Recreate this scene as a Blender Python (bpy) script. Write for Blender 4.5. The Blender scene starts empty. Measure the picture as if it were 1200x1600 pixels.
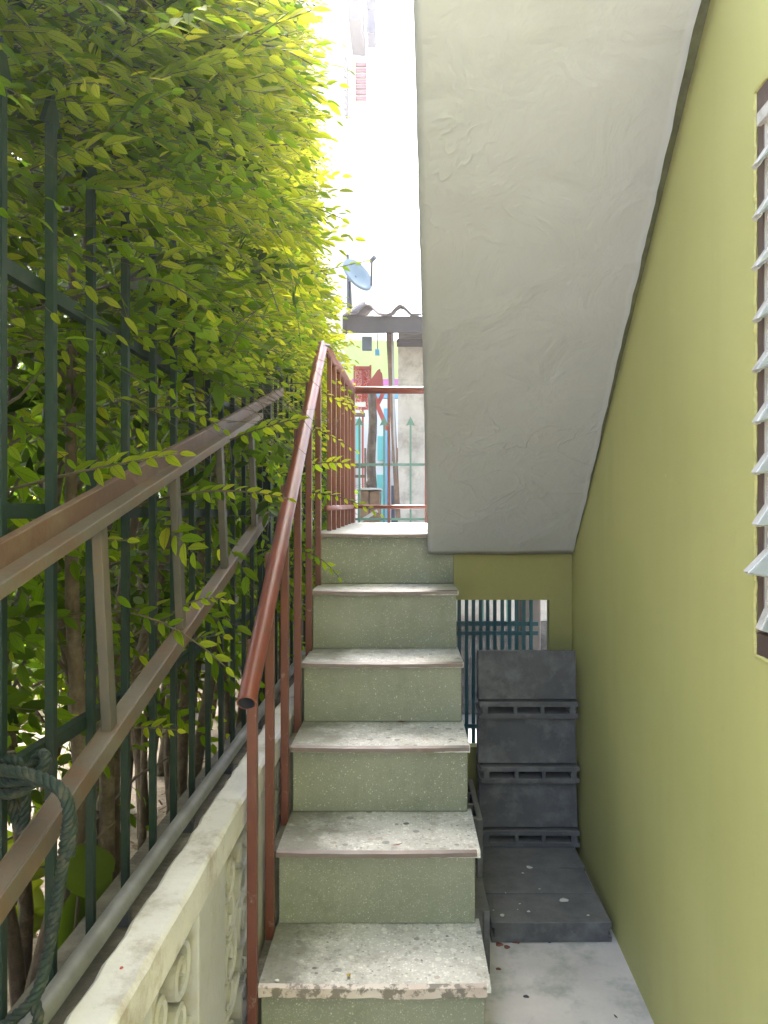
import bpy, math, random
import numpy as np
from mathutils import Vector, Matrix

random.seed(7)
rng = np.random.default_rng(11)
R = math.radians
S = bpy.context.scene
COL = S.collection

# ------------------------------------------------------------------ camera, sky, sun, exposure
CAMZ = 1.38
GLARE_HAZE = 0.004
F = 1200.0
VPX, VPY = 634.0, 805.0
cd = bpy.data.cameras.new('camera')
cam = bpy.data.objects.new('camera', cd)
COL.objects.link(cam)
cam.location = (0, 0, CAMZ)
cam.rotation_euler = (R(90), 0, 0)
cd.sensor_width = 36.0
cd.lens = F / 1600 * 36.0
cd.shift_x = -(VPX - 600) / 1600
cd.shift_y = (VPY - 800) / 1600
cd.clip_start = 0.02
cd.clip_end = 500
S.camera = cam

SUN_EL, SUN_AZ = R(52), R(-27)          # azimuth from +Y towards +X
w = bpy.data.worlds.new('World')
S.world = w
w.use_nodes = True
wn, wl = w.node_tree.nodes, w.node_tree.links
wn.clear()
sky = wn.new('ShaderNodeTexSky')
sky.sky_type = 'NISHITA'
sky.sun_disc = False
sky.sun_elevation = SUN_EL
sky.sun_rotation = SUN_AZ
sky.air_density = 1.0
sky.dust_density = 5.0
sky.ozone_density = 1.0
hs = wn.new('ShaderNodeHueSaturation')
hs.inputs['Saturation'].default_value = 0.75
bg = wn.new('ShaderNodeBackground')
bg.inputs['Strength'].default_value = 0.15
wo = wn.new('ShaderNodeOutputWorld')
wl.new(sky.outputs[0], hs.inputs['Color'])
wl.new(hs.outputs[0], bg.inputs['Color'])
wl.new(bg.outputs[0], wo.inputs['Surface'])

sd = bpy.data.lights.new('sun', 'SUN')
sun = bpy.data.objects.new('sun', sd)
COL.objects.link(sun)
sd.energy = 4.2
sd.angle = R(5)
sd.color = (1.0, 0.96, 0.90)
sdir = Vector((math.sin(SUN_AZ) * math.cos(SUN_EL), math.cos(SUN_AZ) * math.cos(SUN_EL), math.sin(SUN_EL)))
sun.rotation_euler = sdir.to_track_quat('Z', 'Y').to_euler()

vs = S.view_settings
vs.view_transform = 'Standard'
vs.look = 'None'
vs.exposure = 3.22
vs.gamma = 1.0
vs.use_curve_mapping = False
S.cycles.max_bounces = 12
S.cycles.transparent_max_bounces = 8


def P(px, py, Y):
    """point at depth Y seen at pixel (px, py) of the 1200 x 1600 photograph (used to measure places)"""
    return Vector(((px - VPX) * Y / F, Y, CAMZ - (py - VPY) * Y / F))


# ------------------------------------------------------------------ materials
def base_mat(name):
    m = bpy.data.materials.new(name)
    m.use_nodes = True
    nt = m.node_tree
    b = nt.nodes['Principled BSDF']
    return m, nt, b


def N(nt, typ, **kw):
    n = nt.nodes.new(typ)
    for k, v in kw.items():
        if k in n.inputs:
            n.inputs[k].default_value = v
        else:
            setattr(n, k, v)
    return n


def rgb(c):
    return (c[0], c[1], c[2], 1.0)


def mix(nt, fac, a, b, blend='MIX'):
    n = nt.nodes.new('ShaderNodeMix')
    n.data_type = 'RGBA'
    n.blend_type = blend
    for sock, v in ((n.inputs[0], fac), (n.inputs[6], a), (n.inputs[7], b)):
        if isinstance(v, (int, float)):
            sock.default_value = v
        elif isinstance(v, tuple):
            sock.default_value = rgb(v)
        else:
            nt.links.new(v, sock)
    return n.outputs[2]


def ramp(nt, src, stops):
    n = nt.nodes.new('ShaderNodeValToRGB')
    el = n.color_ramp.elements
    while len(el) < len(stops):
        el.new(0.5)
    for e, (p, v) in zip(el, stops):
        e.position = p
        e.color = rgb((v, v, v)) if isinstance(v, (int, float)) else rgb(v)
    nt.links.new(src, n.inputs[0])
    return n.outputs[0]


def mathn(nt, op, a, b=0.0, c=None):
    n = nt.nodes.new('ShaderNodeMath')
    n.operation = op
    for i, v in enumerate((a, b, c)):
        if v is None:
            continue
        if isinstance(v, (int, float)):
            n.inputs[i].default_value = v
        else:
            nt.links.new(v, n.inputs[i])
    return n.outputs[0]


def noise(nt, vec, scale, detail=4.0, rough=0.55, dist=0.0):
    n = nt.nodes.new('ShaderNodeTexNoise')
    n.inputs['Scale'].default_value = scale
    n.inputs['Detail'].default_value = detail
    n.inputs['Roughness'].default_value = rough
    n.inputs['Distortion'].default_value = dist
    nt.links.new(vec, n.inputs['Vector'])
    return n.outputs['Fac']


def coords(nt):
    """world position, so that pieces sharing one mesh do not share one pattern"""
    g = nt.nodes.new('ShaderNodeNewGeometry')
    return g.outputs['Position']


def bump(nt, b, h, strength, dist=0.01):
    n = nt.nodes.new('ShaderNodeBump')
    n.inputs['Strength'].default_value = strength
    n.inputs['Distance'].default_value = dist
    nt.links.new(h, n.inputs['Height'])
    nt.links.new(n.outputs[0], b.inputs['Normal'])


def simple(name, c, rough=0.6, var=0.2, scale=6.0, fine=60.0, bmp=0.15, bdist=0.004, dirt=None, dirt_amt=0.35, dirt_scale=3.0, metal=0.0, spec=0.4):
    m, nt, b = base_mat(name)
    co = coords(nt)
    n1 = noise(nt, co, scale)
    n2 = noise(nt, co, fine, 3)
    lo = tuple(max(0, x * (1 - var)) for x in c)
    hi = tuple(x * (1 + var) for x in c)
    col = mix(nt, ramp(nt, n1, [(0.3, 0.0), (0.7, 1.0)]), lo, hi)
    col = mix(nt, mathn(nt, 'MULTIPLY', n2, 0.35), col, tuple(x * 0.75 for x in c))
    if dirt:
        nd = noise(nt, co, dirt_scale, 8, 0.7)
        col = mix(nt, ramp(nt, nd, [(0.62 - dirt_amt * 0.5, 0.0), (0.78 - dirt_amt * 0.4, 0.85)]), col, dirt)
    nt.links.new(col, b.inputs['Base Color'])
    rr = mathn(nt, 'MULTIPLY_ADD', n1, 0.25, rough - 0.12)
    nt.links.new(rr, b.inputs['Roughness'])
    b.inputs['Metallic'].default_value = metal
    b.inputs['Specular IOR Level'].default_value = spec
    if bmp:
        bump(nt, b, mathn(nt, 'ADD', mathn(nt, 'MULTIPLY', n1, 0.5), n2), bmp, bdist)
    return m


def voro(nt, co, scale):
    n = nt.nodes.new('ShaderNodeTexVoronoi')
    n.inputs['Scale'].default_value = scale
    nt.links.new(co, n.inputs['Vector'])
    s = nt.nodes.new('ShaderNodeSeparateColor')
    nt.links.new(n.outputs['Color'], s.inputs[0])
    return n.outputs['Distance'], s


def chips(nt, co, scale, size, share, col, chipcol, var=True):
    """terrazzo chips: the cells whose random red value is below share, out to a random radius"""
    d, s = voro(nt, co, scale)
    rad = mathn(nt, 'MULTIPLY_ADD', s.outputs[1], size * 0.6, size * 0.5)
    inside = mathn(nt, 'LESS_THAN', d, rad)
    pick = mathn(nt, 'LESS_THAN', s.outputs[0], share)
    return mix(nt, mathn(nt, 'MULTIPLY', inside, pick), col, chipcol)


def terrazzo_riser():
    m, nt, b = base_mat('terrazzo_green')
    co = coords(nt)
    n1 = noise(nt, co, 5, 6, 0.6)
    col = mix(nt, ramp(nt, n1, [(0.3, 0.0), (0.72, 1.0)]), (0.165, 0.178, 0.130), (0.225, 0.238, 0.178))
    col = chips(nt, co, 230, 0.44, 0.34, col, (0.34, 0.35, 0.285))
    col = chips(nt, co, 150, 0.36, 0.13, col, (0.46, 0.46, 0.39))
    col = chips(nt, co, 220, 0.40, 0.12, col, (0.12, 0.14, 0.09))
    nd = noise(nt, co, 9, 8, 0.72)
    col = mix(nt, ramp(nt, nd, [(0.52, 0.0), (0.78, 0.75)]), col, (0.085, 0.10, 0.055))
    mp = N(nt, 'ShaderNodeMapping')
    mp.inputs['Scale'].default_value = (16, 16, 2.2)
    nt.links.new(co, mp.inputs['Vector'])
    ns = noise(nt, mp.outputs[0], 1.0, 7, 0.65)
    col = mix(nt, ramp(nt, ns, [(0.5, 0.0), (0.75, 0.55)]), col, (0.13, 0.15, 0.085))
    nl = noise(nt, co, 1.6, 3, 0.5)
    col = mix(nt, ramp(nt, nl, [(0.35, 0.0), (0.65, 0.45)]), col, (0.30, 0.315, 0.245))
    nt.links.new(col, b.inputs['Base Color'])
    b.inputs['Roughness'].default_value = 0.55
    bump(nt, b, noise(nt, co, 160, 3), 0.12, 0.002)
    return m


def terrazzo_tread():
    m, nt, b = base_mat('terrazzo_pale')
    co = coords(nt)
    n1 = noise(nt, co, 7, 6, 0.6)
    col = mix(nt, ramp(nt, n1, [(0.3, 0.0), (0.7, 1.0)]), (0.56, 0.555, 0.53), (0.70, 0.69, 0.66))
    fine = noise(nt, co, 110, 4, 0.7)
    col = mix(nt, ramp(nt, fine, [(0.35, 0.0), (0.62, 1.0)]), (0.50, 0.495, 0.47), col)
    col = chips(nt, co, 130, 0.46, 0.34, col, (0.76, 0.75, 0.72))
    col = chips(nt, co, 100, 0.46, 0.20, col, (0.38, 0.38, 0.36))
    col = chips(nt, co, 48, 0.44, 0.20, col, (0.74, 0.73, 0.69))
    col = chips(nt, co, 38, 0.40, 0.10, col, (0.46, 0.40, 0.365))
    col = chips(nt, co, 34, 0.38, 0.08, col, (0.28, 0.28, 0.285))
    col = chips(nt, co, 21, 0.26, 0.06, col, (0.10, 0.10, 0.11))
    col = chips(nt, co, 70, 0.32, 0.05, col, (0.17, 0.17, 0.165))
    nd = noise(nt, co, 5, 10, 0.78)
    col = mix(nt, ramp(nt, nd, [(0.47, 0.0), (0.70, 0.9)]), col, (0.20, 0.195, 0.155))
    sp = nt.nodes.new('ShaderNodeSeparateXYZ')
    nt.links.new(co, sp.inputs[0])
    edge = mathn(nt, 'MULTIPLY', mathn(nt, 'SUBTRACT', -0.10, sp.outputs[0]), 2.2)
    stain = mathn(nt, 'ADD', mathn(nt, 'MINIMUM', edge, 0.45), noise(nt, co, 12, 8, 0.7))
    col = mix(nt, ramp(nt, stain, [(0.62, 0.0), (0.92, 0.8)]), col, (0.13, 0.13, 0.095))
    nt.links.new(col, b.inputs['Base Color'])
    b.inputs['Roughness'].default_value = 0.5
    bump(nt, b, mathn(nt, 'ADD', noise(nt, co, 120, 3), noise(nt, co, 20, 3)), 0.14, 0.003)
    return m


def nosing_mat():
    m, nt, b = base_mat('nosing_worn_paint')
    co = coords(nt)
    nd = noise(nt, co, 26, 8, 0.7)
    nb = noise(nt, co, 3.2, 3, 0.6)
    col = mix(nt, ramp(nt, nb, [(0.4, 0.0), (0.6, 1.0)]), (0.42, 0.34, 0.31), (0.56, 0.50, 0.46))
    col = mix(nt, ramp(nt, nd, [(0.50, 0.0), (0.56, 1.0)]), col, (0.17, 0.15, 0.125))
    nt.links.new(col, b.inputs['Base Color'])
    b.inputs['Roughness'].default_value = 0.45
    bump(nt, b, nd, 0.3, 0.003)
    return m


def soffit_mat():
    m, nt, b = base_mat('white_plaster_soffit')
    co = coords(nt)
    n1 = noise(nt, co, 2.2, 6, 0.6)
    col = mix(nt, n1, (0.35, 0.36, 0.367), (0.42, 0.43, 0.438))
    col = mix(nt, ramp(nt, noise(nt, co, 11, 8, 0.7), [(0.6, 0.0), (0.85, 0.35)]), col, (0.31, 0.30, 0.28))
    nt.links.new(col, b.inputs['Base Color'])
    b.inputs['Roughness'].default_value = 0.5
    # trowelled skin: broad swells, plus thin ridges along a few contour lines, only in patches
    big = noise(nt, co, 5.5, 4, 0.55, 0.8)
    ridge = mathn(nt, 'ABSOLUTE', mathn(nt, 'SUBTRACT', noise(nt, co, 3.6, 3, 0.5, 1.4), 0.5))
    ridge = ramp(nt, ridge, [(0.0, 1.0), (0.022, 0.25), (0.06, 0.0)])
    patch = ramp(nt, noise(nt, co, 1.6, 3), [(0.47, 0.0), (0.62, 1.0)])
    fine = noise(nt, co, 70, 3)
    h = mathn(nt, 'ADD', mathn(nt, 'MULTIPLY', big, 0.9), mathn(nt, 'MULTIPLY', mathn(nt, 'MULTIPLY', ridge, patch), 0.14))
    h = mathn(nt, 'ADD', h, mathn(nt, 'MULTIPLY', mathn(nt, 'MULTIPLY', noise(nt, co, 17, 5, 0.65), patch), 0.30))
    h = mathn(nt, 'ADD', h, mathn(nt, 'MULTIPLY', noise(nt, co, 11, 6, 0.6, 0.2), 0.16))
    h = mathn(nt, 'ADD', h, mathn(nt, 'MULTIPLY', fine, 0.035))
    bump(nt, b, h, 0.58, 0.02)
    return m


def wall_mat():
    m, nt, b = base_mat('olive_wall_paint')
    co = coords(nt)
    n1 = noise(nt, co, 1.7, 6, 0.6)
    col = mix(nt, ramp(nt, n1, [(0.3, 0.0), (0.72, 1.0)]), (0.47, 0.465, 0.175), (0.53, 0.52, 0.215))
    mp = N(nt, 'ShaderNodeMapping')
    mp.inputs['Scale'].default_value = (5, 5, 0.8)
    nt.links.new(co, mp.inputs['Vector'])
    col = mix(nt, ramp(nt, noise(nt, mp.outputs[0], 1.0, 7, 0.6), [(0.48, 0.0), (0.75, 0.4)]), col, (0.40, 0.40, 0.155))
    col = mix(nt, ramp(nt, noise(nt, co, 14, 8, 0.75), [(0.6, 0.0), (0.8, 0.3)]), col, (0.33, 0.32, 0.13))
    # pale scuffs and flecks where the paint is chipped
    d, s = voro(nt, co, 9)
    fleck = mathn(nt, 'MULTIPLY', mathn(nt, 'LESS_THAN', d, mathn(nt, 'MULTIPLY_ADD', s.outputs[1], 0.035, 0.012)), mathn(nt, 'LESS_THAN', s.outputs[0], 0.4))
    col = mix(nt, mathn(nt, 'MULTIPLY', fleck, 0.6), col, (0.62, 0.60, 0.33))
    nt.links.new(col, b.inputs['Base Color'])
    nt.links.new(mathn(nt, 'MULTIPLY_ADD', n1, 0.2, 0.48), b.inputs['Roughness'])
    b.inputs['Specular IOR Level'].default_value = 0.3
    h = mathn(nt, 'ADD', mathn(nt, 'MULTIPLY', noise(nt, co, 9, 5, 0.6), 0.5), mathn(nt, 'MULTIPLY', noise(nt, co, 90, 3), 0.10))
    h = mathn(nt, 'ADD', h, mathn(nt, 'MULTIPLY', fleck, 0.25))
    bump(nt, b, h, 0.34, 0.01)
    return m


def leaf_mat():
    m, nt, b = base_mat('leaf')
    out = nt.nodes['Material Output']
    at = N(nt, 'ShaderNodeAttribute', attribute_name='age')
    uv = N(nt, 'ShaderNodeAttribute', attribute_name='blade')
    sep = nt.nodes.new('ShaderNodeSeparateXYZ')
    nt.links.new(uv.outputs['Vector'], sep.inputs[0])
    t, s = sep.outputs[0], mathn(nt, 'ABSOLUTE', sep.outputs[1])
    young_lit = at.outputs['Fac']
    dif = ramp(nt, young_lit, [(0.0, (0.014, 0.032, 0.007)), (0.5, (0.036, 0.082, 0.008)), (1.0, (0.11, 0.15, 0.014))])
    tra = ramp(nt, young_lit, [(0.0, (0.022, 0.055, 0.002)), (0.5, (0.24, 0.40, 0.008)), (1.0, (0.64, 0.64, 0.03))])
    # midrib and side veins
    vein = ramp(nt, s, [(0.02, 1.0), (0.07, 0.0)])
    sv = mathn(nt, 'FRACT', mathn(nt, 'MULTIPLY', mathn(nt, 'SUBTRACT', t, mathn(nt, 'MULTIPLY', s, 0.25)), 7.0))
    sv = ramp(nt, sv, [(0.0, 0.55), (0.10, 0.0), (0.90, 0.0), (1.0, 0.55)])
    vv = mathn(nt, 'MAXIMUM', vein, sv)
    dif = mix(nt, mathn(nt, 'MULTIPLY', vv, 0.5), dif, (0.10, 0.12, 0.03))
    tra = mix(nt, mathn(nt, 'MULTIPLY', vv, 0.6), tra, (0.06, 0.09, 0.01))
    nt.links.new(dif, b.inputs['Base Color'])
    b.inputs['Roughness'].default_value = 0.45
    b.inputs['Specular IOR Level'].default_value = 0.14
    tr = nt.nodes.new('ShaderNodeBsdfTranslucent')
    nt.links.new(tra, tr.inputs['Color'])
    mx = nt.nodes.new('ShaderNodeMixShader')
    mx.inputs[0].default_value = 0.72
    nt.links.new(b.outputs[0], mx.inputs[1])
    nt.links.new(tr.outputs[0], mx.inputs[2])
    nt.links.new(mx.outputs[0], out.inputs['Surface'])
    return m


def brick_red_lattice():
    m, nt, b = base_mat('red_white_pattern')
    co = coords(nt)
    n = noise(nt, co, 26, 3, 0.5, 2.5)
    col = mix(nt, ramp(nt, n, [(0.47, 0.0), (0.5, 1.0), (0.56, 1.0), (0.59, 0.0)]), (0.55, 0.05, 0.05), (0.75, 0.5, 0.48))
    nt.links.new(col, b.inputs['Base Color'])
    b.inputs['Roughness'].default_value = 0.5
    return m


M = {}
M['riser'] = terrazzo_riser()
M['tread'] = terrazzo_tread()
M['nosing'] = nosing_mat()
M['strip'] = simple('brown_grey_nosing', (0.19, 0.155, 0.145), 0.4, 0.2, 12, 60, 0.2, 0.003, (0.16, 0.11, 0.09), 0.35, 9)
M['soffit'] = soffit_mat()
M['wall'] = wall_mat()
M['leaf'] = leaf_mat()
M['oldwall'] = simple('older_deep_olive_paint', (0.235, 0.225, 0.070), 0.6, 0.08, 4, 60, 0.2, 0.004)  # darker olive stands in for the shade of the recess under the landing
M['core'] = simple('rough_concrete_side', (0.20, 0.19, 0.155), 0.8, 0.3, 10, 60, 0.6, 0.01, (0.07, 0.065, 0.05), 0.5)
M['floor'] = simple('concrete_floor', (0.72, 0.665, 0.635), 0.75, 0.16, 4, 70, 0.25, 0.004, (0.30, 0.34, 0.29), 0.25, 5)
M['joint'] = simple('dark_olive_joint_paint', (0.115, 0.125, 0.05), 0.7, 0.3, 14, 60, 0.5, 0.008, (0.07, 0.07, 0.035), 0.3, 12)  # wall olive darkened: the shade beside the soffit is put into the colour
M['cream'] = simple('cream_wall_paint', (0.38, 0.385, 0.395), 0.6, 0.10, 5, 50, 0.35, 0.006, (0.30, 0.27, 0.21), 0.22, 7)
M['coping'] = simple('dusty_coping', (0.54, 0.535, 0.54), 0.75, 0.12, 7, 60, 0.4, 0.008, (0.27, 0.235, 0.19), 0.22, 9)
M['grime'] = simple('grimy_concrete', (0.125, 0.115, 0.10), 0.85, 0.3, 9, 60, 0.6, 0.01, (0.05, 0.045, 0.04), 0.45, 8)
M['black'] = simple('dark_recess_concrete', (0.035, 0.033, 0.03), 0.9, 0.3, 9, 60, 0.4)  # near-black backing paints the shade seen through the panel holes
M['block'] = simple('charcoal_concrete', (0.092, 0.092, 0.096), 0.8, 0.22, 8, 140, 0.55, 0.004, (0.165, 0.165, 0.165), 0.3, 10)
M['brown'] = simple('red_brown_paint', (0.150, 0.040, 0.026), 0.34, 0.12, 9, 90, 0.12, 0.002, (0.085, 0.04, 0.03), 0.22, 14, 0, 0.5)
M['brown_post'] = simple('red_brown_worn_paint', (0.125, 0.040, 0.028), 0.42, 0.18, 9, 90, 0.2, 0.003, (0.34, 0.31, 0.27), 0.02, 24, 0, 0.45)
M['green'] = simple('dark_green_paint', (0.008, 0.021, 0.0155), 0.55, 0.2, 9, 90, 0.15, 0.002, (0.022, 0.03, 0.026), 0.25, 12, 0, 0.2)
M['palegreen'] = simple('pale_green_weathered_paint', (0.10, 0.20, 0.165), 0.5, 0.15, 9, 60, 0.1)
M['bluegreen'] = simple('teal_grille_paint', (0.012, 0.062, 0.080), 0.4, 0.15, 9, 60, 0.1)
M['steel'] = simple('bare_rusty_steel', (0.098, 0.086, 0.074), 0.55, 0.25, 7, 60, 0.2, 0.003, (0.105, 0.060, 0.036), 0.42, 9, 0.25)
M['rungs'] = simple('dull_dark_steel', (0.062, 0.058, 0.052), 0.6, 0.3, 9, 60, 0.2, 0.003, (0.08, 0.06, 0.045), 0.3, 9, 0.15)
M['rust'] = simple('primer_red_steel', (0.082, 0.044, 0.032), 0.6, 0.25, 7, 60, 0.2, 0.003, (0.11, 0.08, 0.055), 0.3, 11, 0.1)
M['galv'] = simple('galvanized_steel', (0.155, 0.16, 0.165), 0.58, 0.25, 14, 80, 0.2, 0.002, (0.11, 0.11, 0.11), 0.4, 12, 0.35)
M['rope'] = simple('dark_green_rope', (0.006, 0.017, 0.0145), 0.7, 0.35, 25, 300, 0.5, 0.002, (0.06, 0.055, 0.042), 0.22, 40)
M['bark'] = simple('dark_bark', (0.075, 0.055, 0.040), 0.85, 0.35, 14, 60, 0.8, 0.01, (0.16, 0.13, 0.10), 0.3, 12)
M['twig'] = simple('green_twig', (0.070, 0.060, 0.028), 0.7, 0.25, 20, 90, 0.2)
M['frame'] = simple('brown_window_frame_paint', (0.105, 0.068, 0.062), 0.4, 0.12, 9, 90, 0.12, 0.002, (0.16, 0.12, 0.11), 0.15, 14)
M['alu'] = simple('white_metal_channel', (0.62, 0.60, 0.57), 0.5, 0.10, 12, 80, 0.15, 0.002, (0.30, 0.28, 0.26), 0.2, 14)
M['lip'] = simple('ragged_yellow_paint_edge', (0.52, 0.50, 0.19), 0.6, 0.12, 30, 150, 0.6, 0.006)
M['soil'] = simple('dry_garden_ground', (0.32, 0.26, 0.20), 0.9, 0.3, 6, 60, 0.6, 0.02, (0.12, 0.09, 0.06), 0.35, 6)
M['ground'] = simple('yard_ground', (0.22, 0.205, 0.185), 0.9, 0.2, 2, 30, 0.3)
M['grey_wall'] = simple('bare_render_column', (0.50, 0.46, 0.40), 0.85, 0.2, 5, 40, 0.4, 0.006, (0.22, 0.18, 0.15), 0.3, 4)
M['postgrey'] = simple('dark_grey_post', (0.15, 0.13, 0.12), 0.85, 0.2, 6, 40, 0.4)
M['fascia'] = simple('weathered_fascia_board', (0.075, 0.062, 0.062), 0.7, 0.2, 6, 40, 0.2)
M['tile'] = simple('wavy_cement_tile', (0.17, 0.115, 0.10), 0.75, 0.25, 5, 40, 0.3, 0.006, (0.10, 0.08, 0.08), 0.35, 6)
M['cream_house'] = simple('cream_house_paint', (0.74, 0.68, 0.52), 0.7, 0.05, 2, 20, 0.05)
M['eave'] = simple('grey_eave_board', (0.09, 0.075, 0.08), 0.7, 0.1, 3, 20, 0.1)
M['violet'] = simple('violet_fascia_tile', (0.06, 0.055, 0.10), 0.5, 0.1, 3, 20, 0.1)
M['pink'] = simple('pink_vent_block', (0.30, 0.12, 0.15), 0.7, 0.1, 3, 20, 0.1)
M['lime'] = simple('lime_wall_paint', (0.50, 0.60, 0.22), 0.7, 0.05, 2, 20, 0.05)
M['magenta'] = simple('magenta_band_paint', (0.55, 0.18, 0.42), 0.6, 0.05, 2, 20, 0.05)
M['skyblue'] = simple('sky_blue_paint', (0.16, 0.42, 0.62), 0.6, 0.05, 2, 20, 0.05)
M['turq'] = simple('turquoise_paint', (0.16, 0.50, 0.47), 0.5, 0.10, 2, 20, 0.05)
M['white'] = simple('white_paint', (0.72, 0.72, 0.69), 0.6, 0.06, 3, 20, 0.08)
M['red'] = simple('red_paint', (0.45, 0.10, 0.085), 0.5, 0.1, 3, 20, 0.08)
M['redpat'] = brick_red_lattice()
M['wood'] = simple('weathered_wood', (0.20, 0.125, 0.085), 0.8, 0.25, 9, 50, 0.4, 0.006, (0.10, 0.07, 0.05), 0.3, 8)
M['pvc'] = simple('grey_pipe', (0.36, 0.40, 0.40), 0.5, 0.08, 4, 30, 0.05)
M['dish'] = simple('grey_dish', (0.14, 0.20, 0.23), 0.5, 0.08, 4, 30, 0.05)
M['skygrey'] = simple('slate_grey_paint', (0.13, 0.15, 0.20), 0.6, 0.1, 5, 40, 0.1)
M['dark'] = simple('dark_metal', (0.05, 0.055, 0.075), 0.5, 0.1, 5, 40, 0.1)
M['chip'] = simple('red_brick_chip', (0.22, 0.085, 0.055), 0.8, 0.25, 40, 120, 0.4)
M['palechip'] = simple('pale_chip', (0.62, 0.60, 0.53), 0.8, 0.15, 40, 120, 0.3)
M['deadleaf'] = simple('dry_leaf', (0.16, 0.075, 0.035), 0.7, 0.25, 40, 120, 0.3)
M['glass'], _nt, _b = base_mat('frosted_louvre_glass')
_b.inputs['Base Color'].default_value = (0.50, 0.58, 0.58, 1)
_b.inputs['Roughness'].default_value = 0.28
_b.inputs['Transmission Weight'].default_value = 0.55
_co = coords(_nt)
bump(_nt, _b, noise(_nt, _co, 140, 3), 0.15, 0.002)


# ------------------------------------------------------------------ mesh helpers
class MB:
    def __init__(self):
        self.v, self.f = [], []

    def add(self, vs_, fs):
        o = len(self.v)
        self.v += [tuple(p) for p in vs_]
        self.f += [tuple(i + o for i in f) for f in fs]
        return self

    def hexa(self, p):
        """8 corners: bottom ring 0-3, top ring 4-7"""
        return self.add(p, [(3, 2, 1, 0), (4, 5, 6, 7), (0, 1, 5, 4), (1, 2, 6, 5), (2, 3, 7, 6), (3, 0, 4, 7)])

    def box(self, x0, x1, y0, y1, z0, z1):
        return self.hexa([(x0, y0, z0), (x1, y0, z0), (x1, y1, z0), (x0, y1, z0), (x0, y0, z1), (x1, y0, z1), (x1, y1, z1), (x0, y1, z1)])

    def bar(self, a, b, wx, wy, up=(0, 0, 1)):
        """square bar from a to b; wx across, wy along 'up'"""
        a, b = Vector(a), Vector(b)
        d = (b - a).normalized()
        u = Vector(up)
        if abs(d.dot(u)) > 0.97:
            u = Vector((0, 1, 0))
        s = d.cross(u).normalized()
        u = s.cross(d).normalized()
        q = []
        for p in (a, b):
            for i, j in ((-1, -1), (1, -1), (1, 1), (-1, 1)):
                q.append(p + s * (i * wx / 2) + u * (j * wy / 2))
        return self.hexa(q)

    def tube(self, path, r, n=12, caps=True, closed_r=None):
        path = [Vector(p) for p in path]
        k = len(path)
        rr = r if isinstance(r, (list, tuple)) else [r] * k
        d0 = (path[1] - path[0]).normalized()
        u = d0.orthogonal().normalized()
        vv, ff = [], []
        for i, p in enumerate(path):
            d = (path[min(i + 1, k - 1)] - path[max(i - 1, 0)]).normalized()
            u = (u - d * u.dot(d)).normalized()
            s = d.cross(u)
            for j in range(n):
                a = 2 * math.pi * j / n
                vv.append(p + (u * math.cos(a) + s * math.sin(a)) * rr[i])
        for i in range(k - 1):
            for j in range(n):
                ff.append((i * n + j, i * n + (j + 1) % n, (i + 1) * n + (j + 1) % n, (i + 1) * n + j))
        if caps:
            ff.append(tuple(reversed(range(n))))
            ff.append(tuple(range((k - 1) * n, k * n)))
        return self.add(vv, ff)

    def build(self, name, mat, parent=None, smooth=False, bevel=0.0, label=None):
        org = parent.matrix_world.translation.copy() if parent else Vector((0, 0, 0))
        off = ORG.get(parent.name, Vector((0, 0, 0))) if parent else None
        me = bpy.data.meshes.new(name)
        if parent:
            vv = [tuple(Vector(p) - off) for p in self.v]
        else:
            c = centre_base(self.v)
            vv = [tuple(Vector(p) - c) for p in self.v]
        me.from_pydata(vv, [], self.f)
        me.materials.append(mat)
        if smooth:
            me.polygons.foreach_set('use_smooth', [True] * len(me.polygons))
        me.update()
        o = bpy.data.objects.new(name, me)
        COL.objects.link(o)
        if parent:
            o.parent = parent
            ORG[o.name] = off
        else:
            o.location = c
            ORG[o.name] = c
        if bevel:
            b = o.modifiers.new('bevel', 'BEVEL')
            b.width = bevel
            b.segments = 2
            b.limit_method = 'ANGLE'
        if label:
            o['label'] = label
        return o


ORG = {}


def centre_base(v):
    xs, ys, zs = zip(*v)
    return Vector(((min(xs) + max(xs)) / 2, (min(ys) + max(ys)) / 2, min(zs)))


def tag(o, label, cat, group=None):
    o['label'] = label
    o['category'] = cat
    if group:
        o['group'] = group
    return o


def thing(name, label, cat, loc, group=None):
    o = bpy.data.objects.new(name, None)
    o.empty_display_size = 0.1
    COL.objects.link(o)
    o.location = loc
    ORG[o.name] = Vector(loc)
    return tag(o, label, cat, group)


def structure(o):
    o['kind'] = 'structure'
    return o


def stuff(o):
    o['kind'] = 'stuff'
    return o


def catmull(pts, n=8):
    pts = [Vector(p) for p in pts]
    q = [pts[0] * 2 - pts[1]] + pts + [pts[-1] * 2 - pts[-2]]
    out = []
    for i in range(1, len(q) - 2):
        a, b, c, d = q[i - 1:i + 3]
        for k in range(n):
            t = k / n
            out.append(0.5 * ((2 * b) + (c - a) * t + (2 * a - 5 * b + 4 * c - d) * t * t + (3 * b - a - 3 * c + d) * t ** 3))
    out.append(pts[-1])
    return out


# ------------------------------------------------------------------ the ground
def sheet(name, x0, x1, y0, y1, z, mat):
    return structure(MB().add([(x0, y0, z), (x1, y0, z), (x1, y1, z), (x0, y1, z)], [(0, 1, 2, 3)]).build(name, mat))


sheet('ground', -30, 30, -30, 46, -0.05, M['ground'])
structure(MB().box(-0.40, 0.80, -2.5, 5.0, -0.045, 0.0).build('floor', M['floor']))
structure(MB().box(-9.0, -0.585, -3.0, 5.45, -0.045, 0.28).build('garden_ground', M['soil']))
structure(MB().box(-9.0, 6.0, 5.6, 40.0, -0.045, 1.0).build('courtyard_ground', M['ground']))
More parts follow.
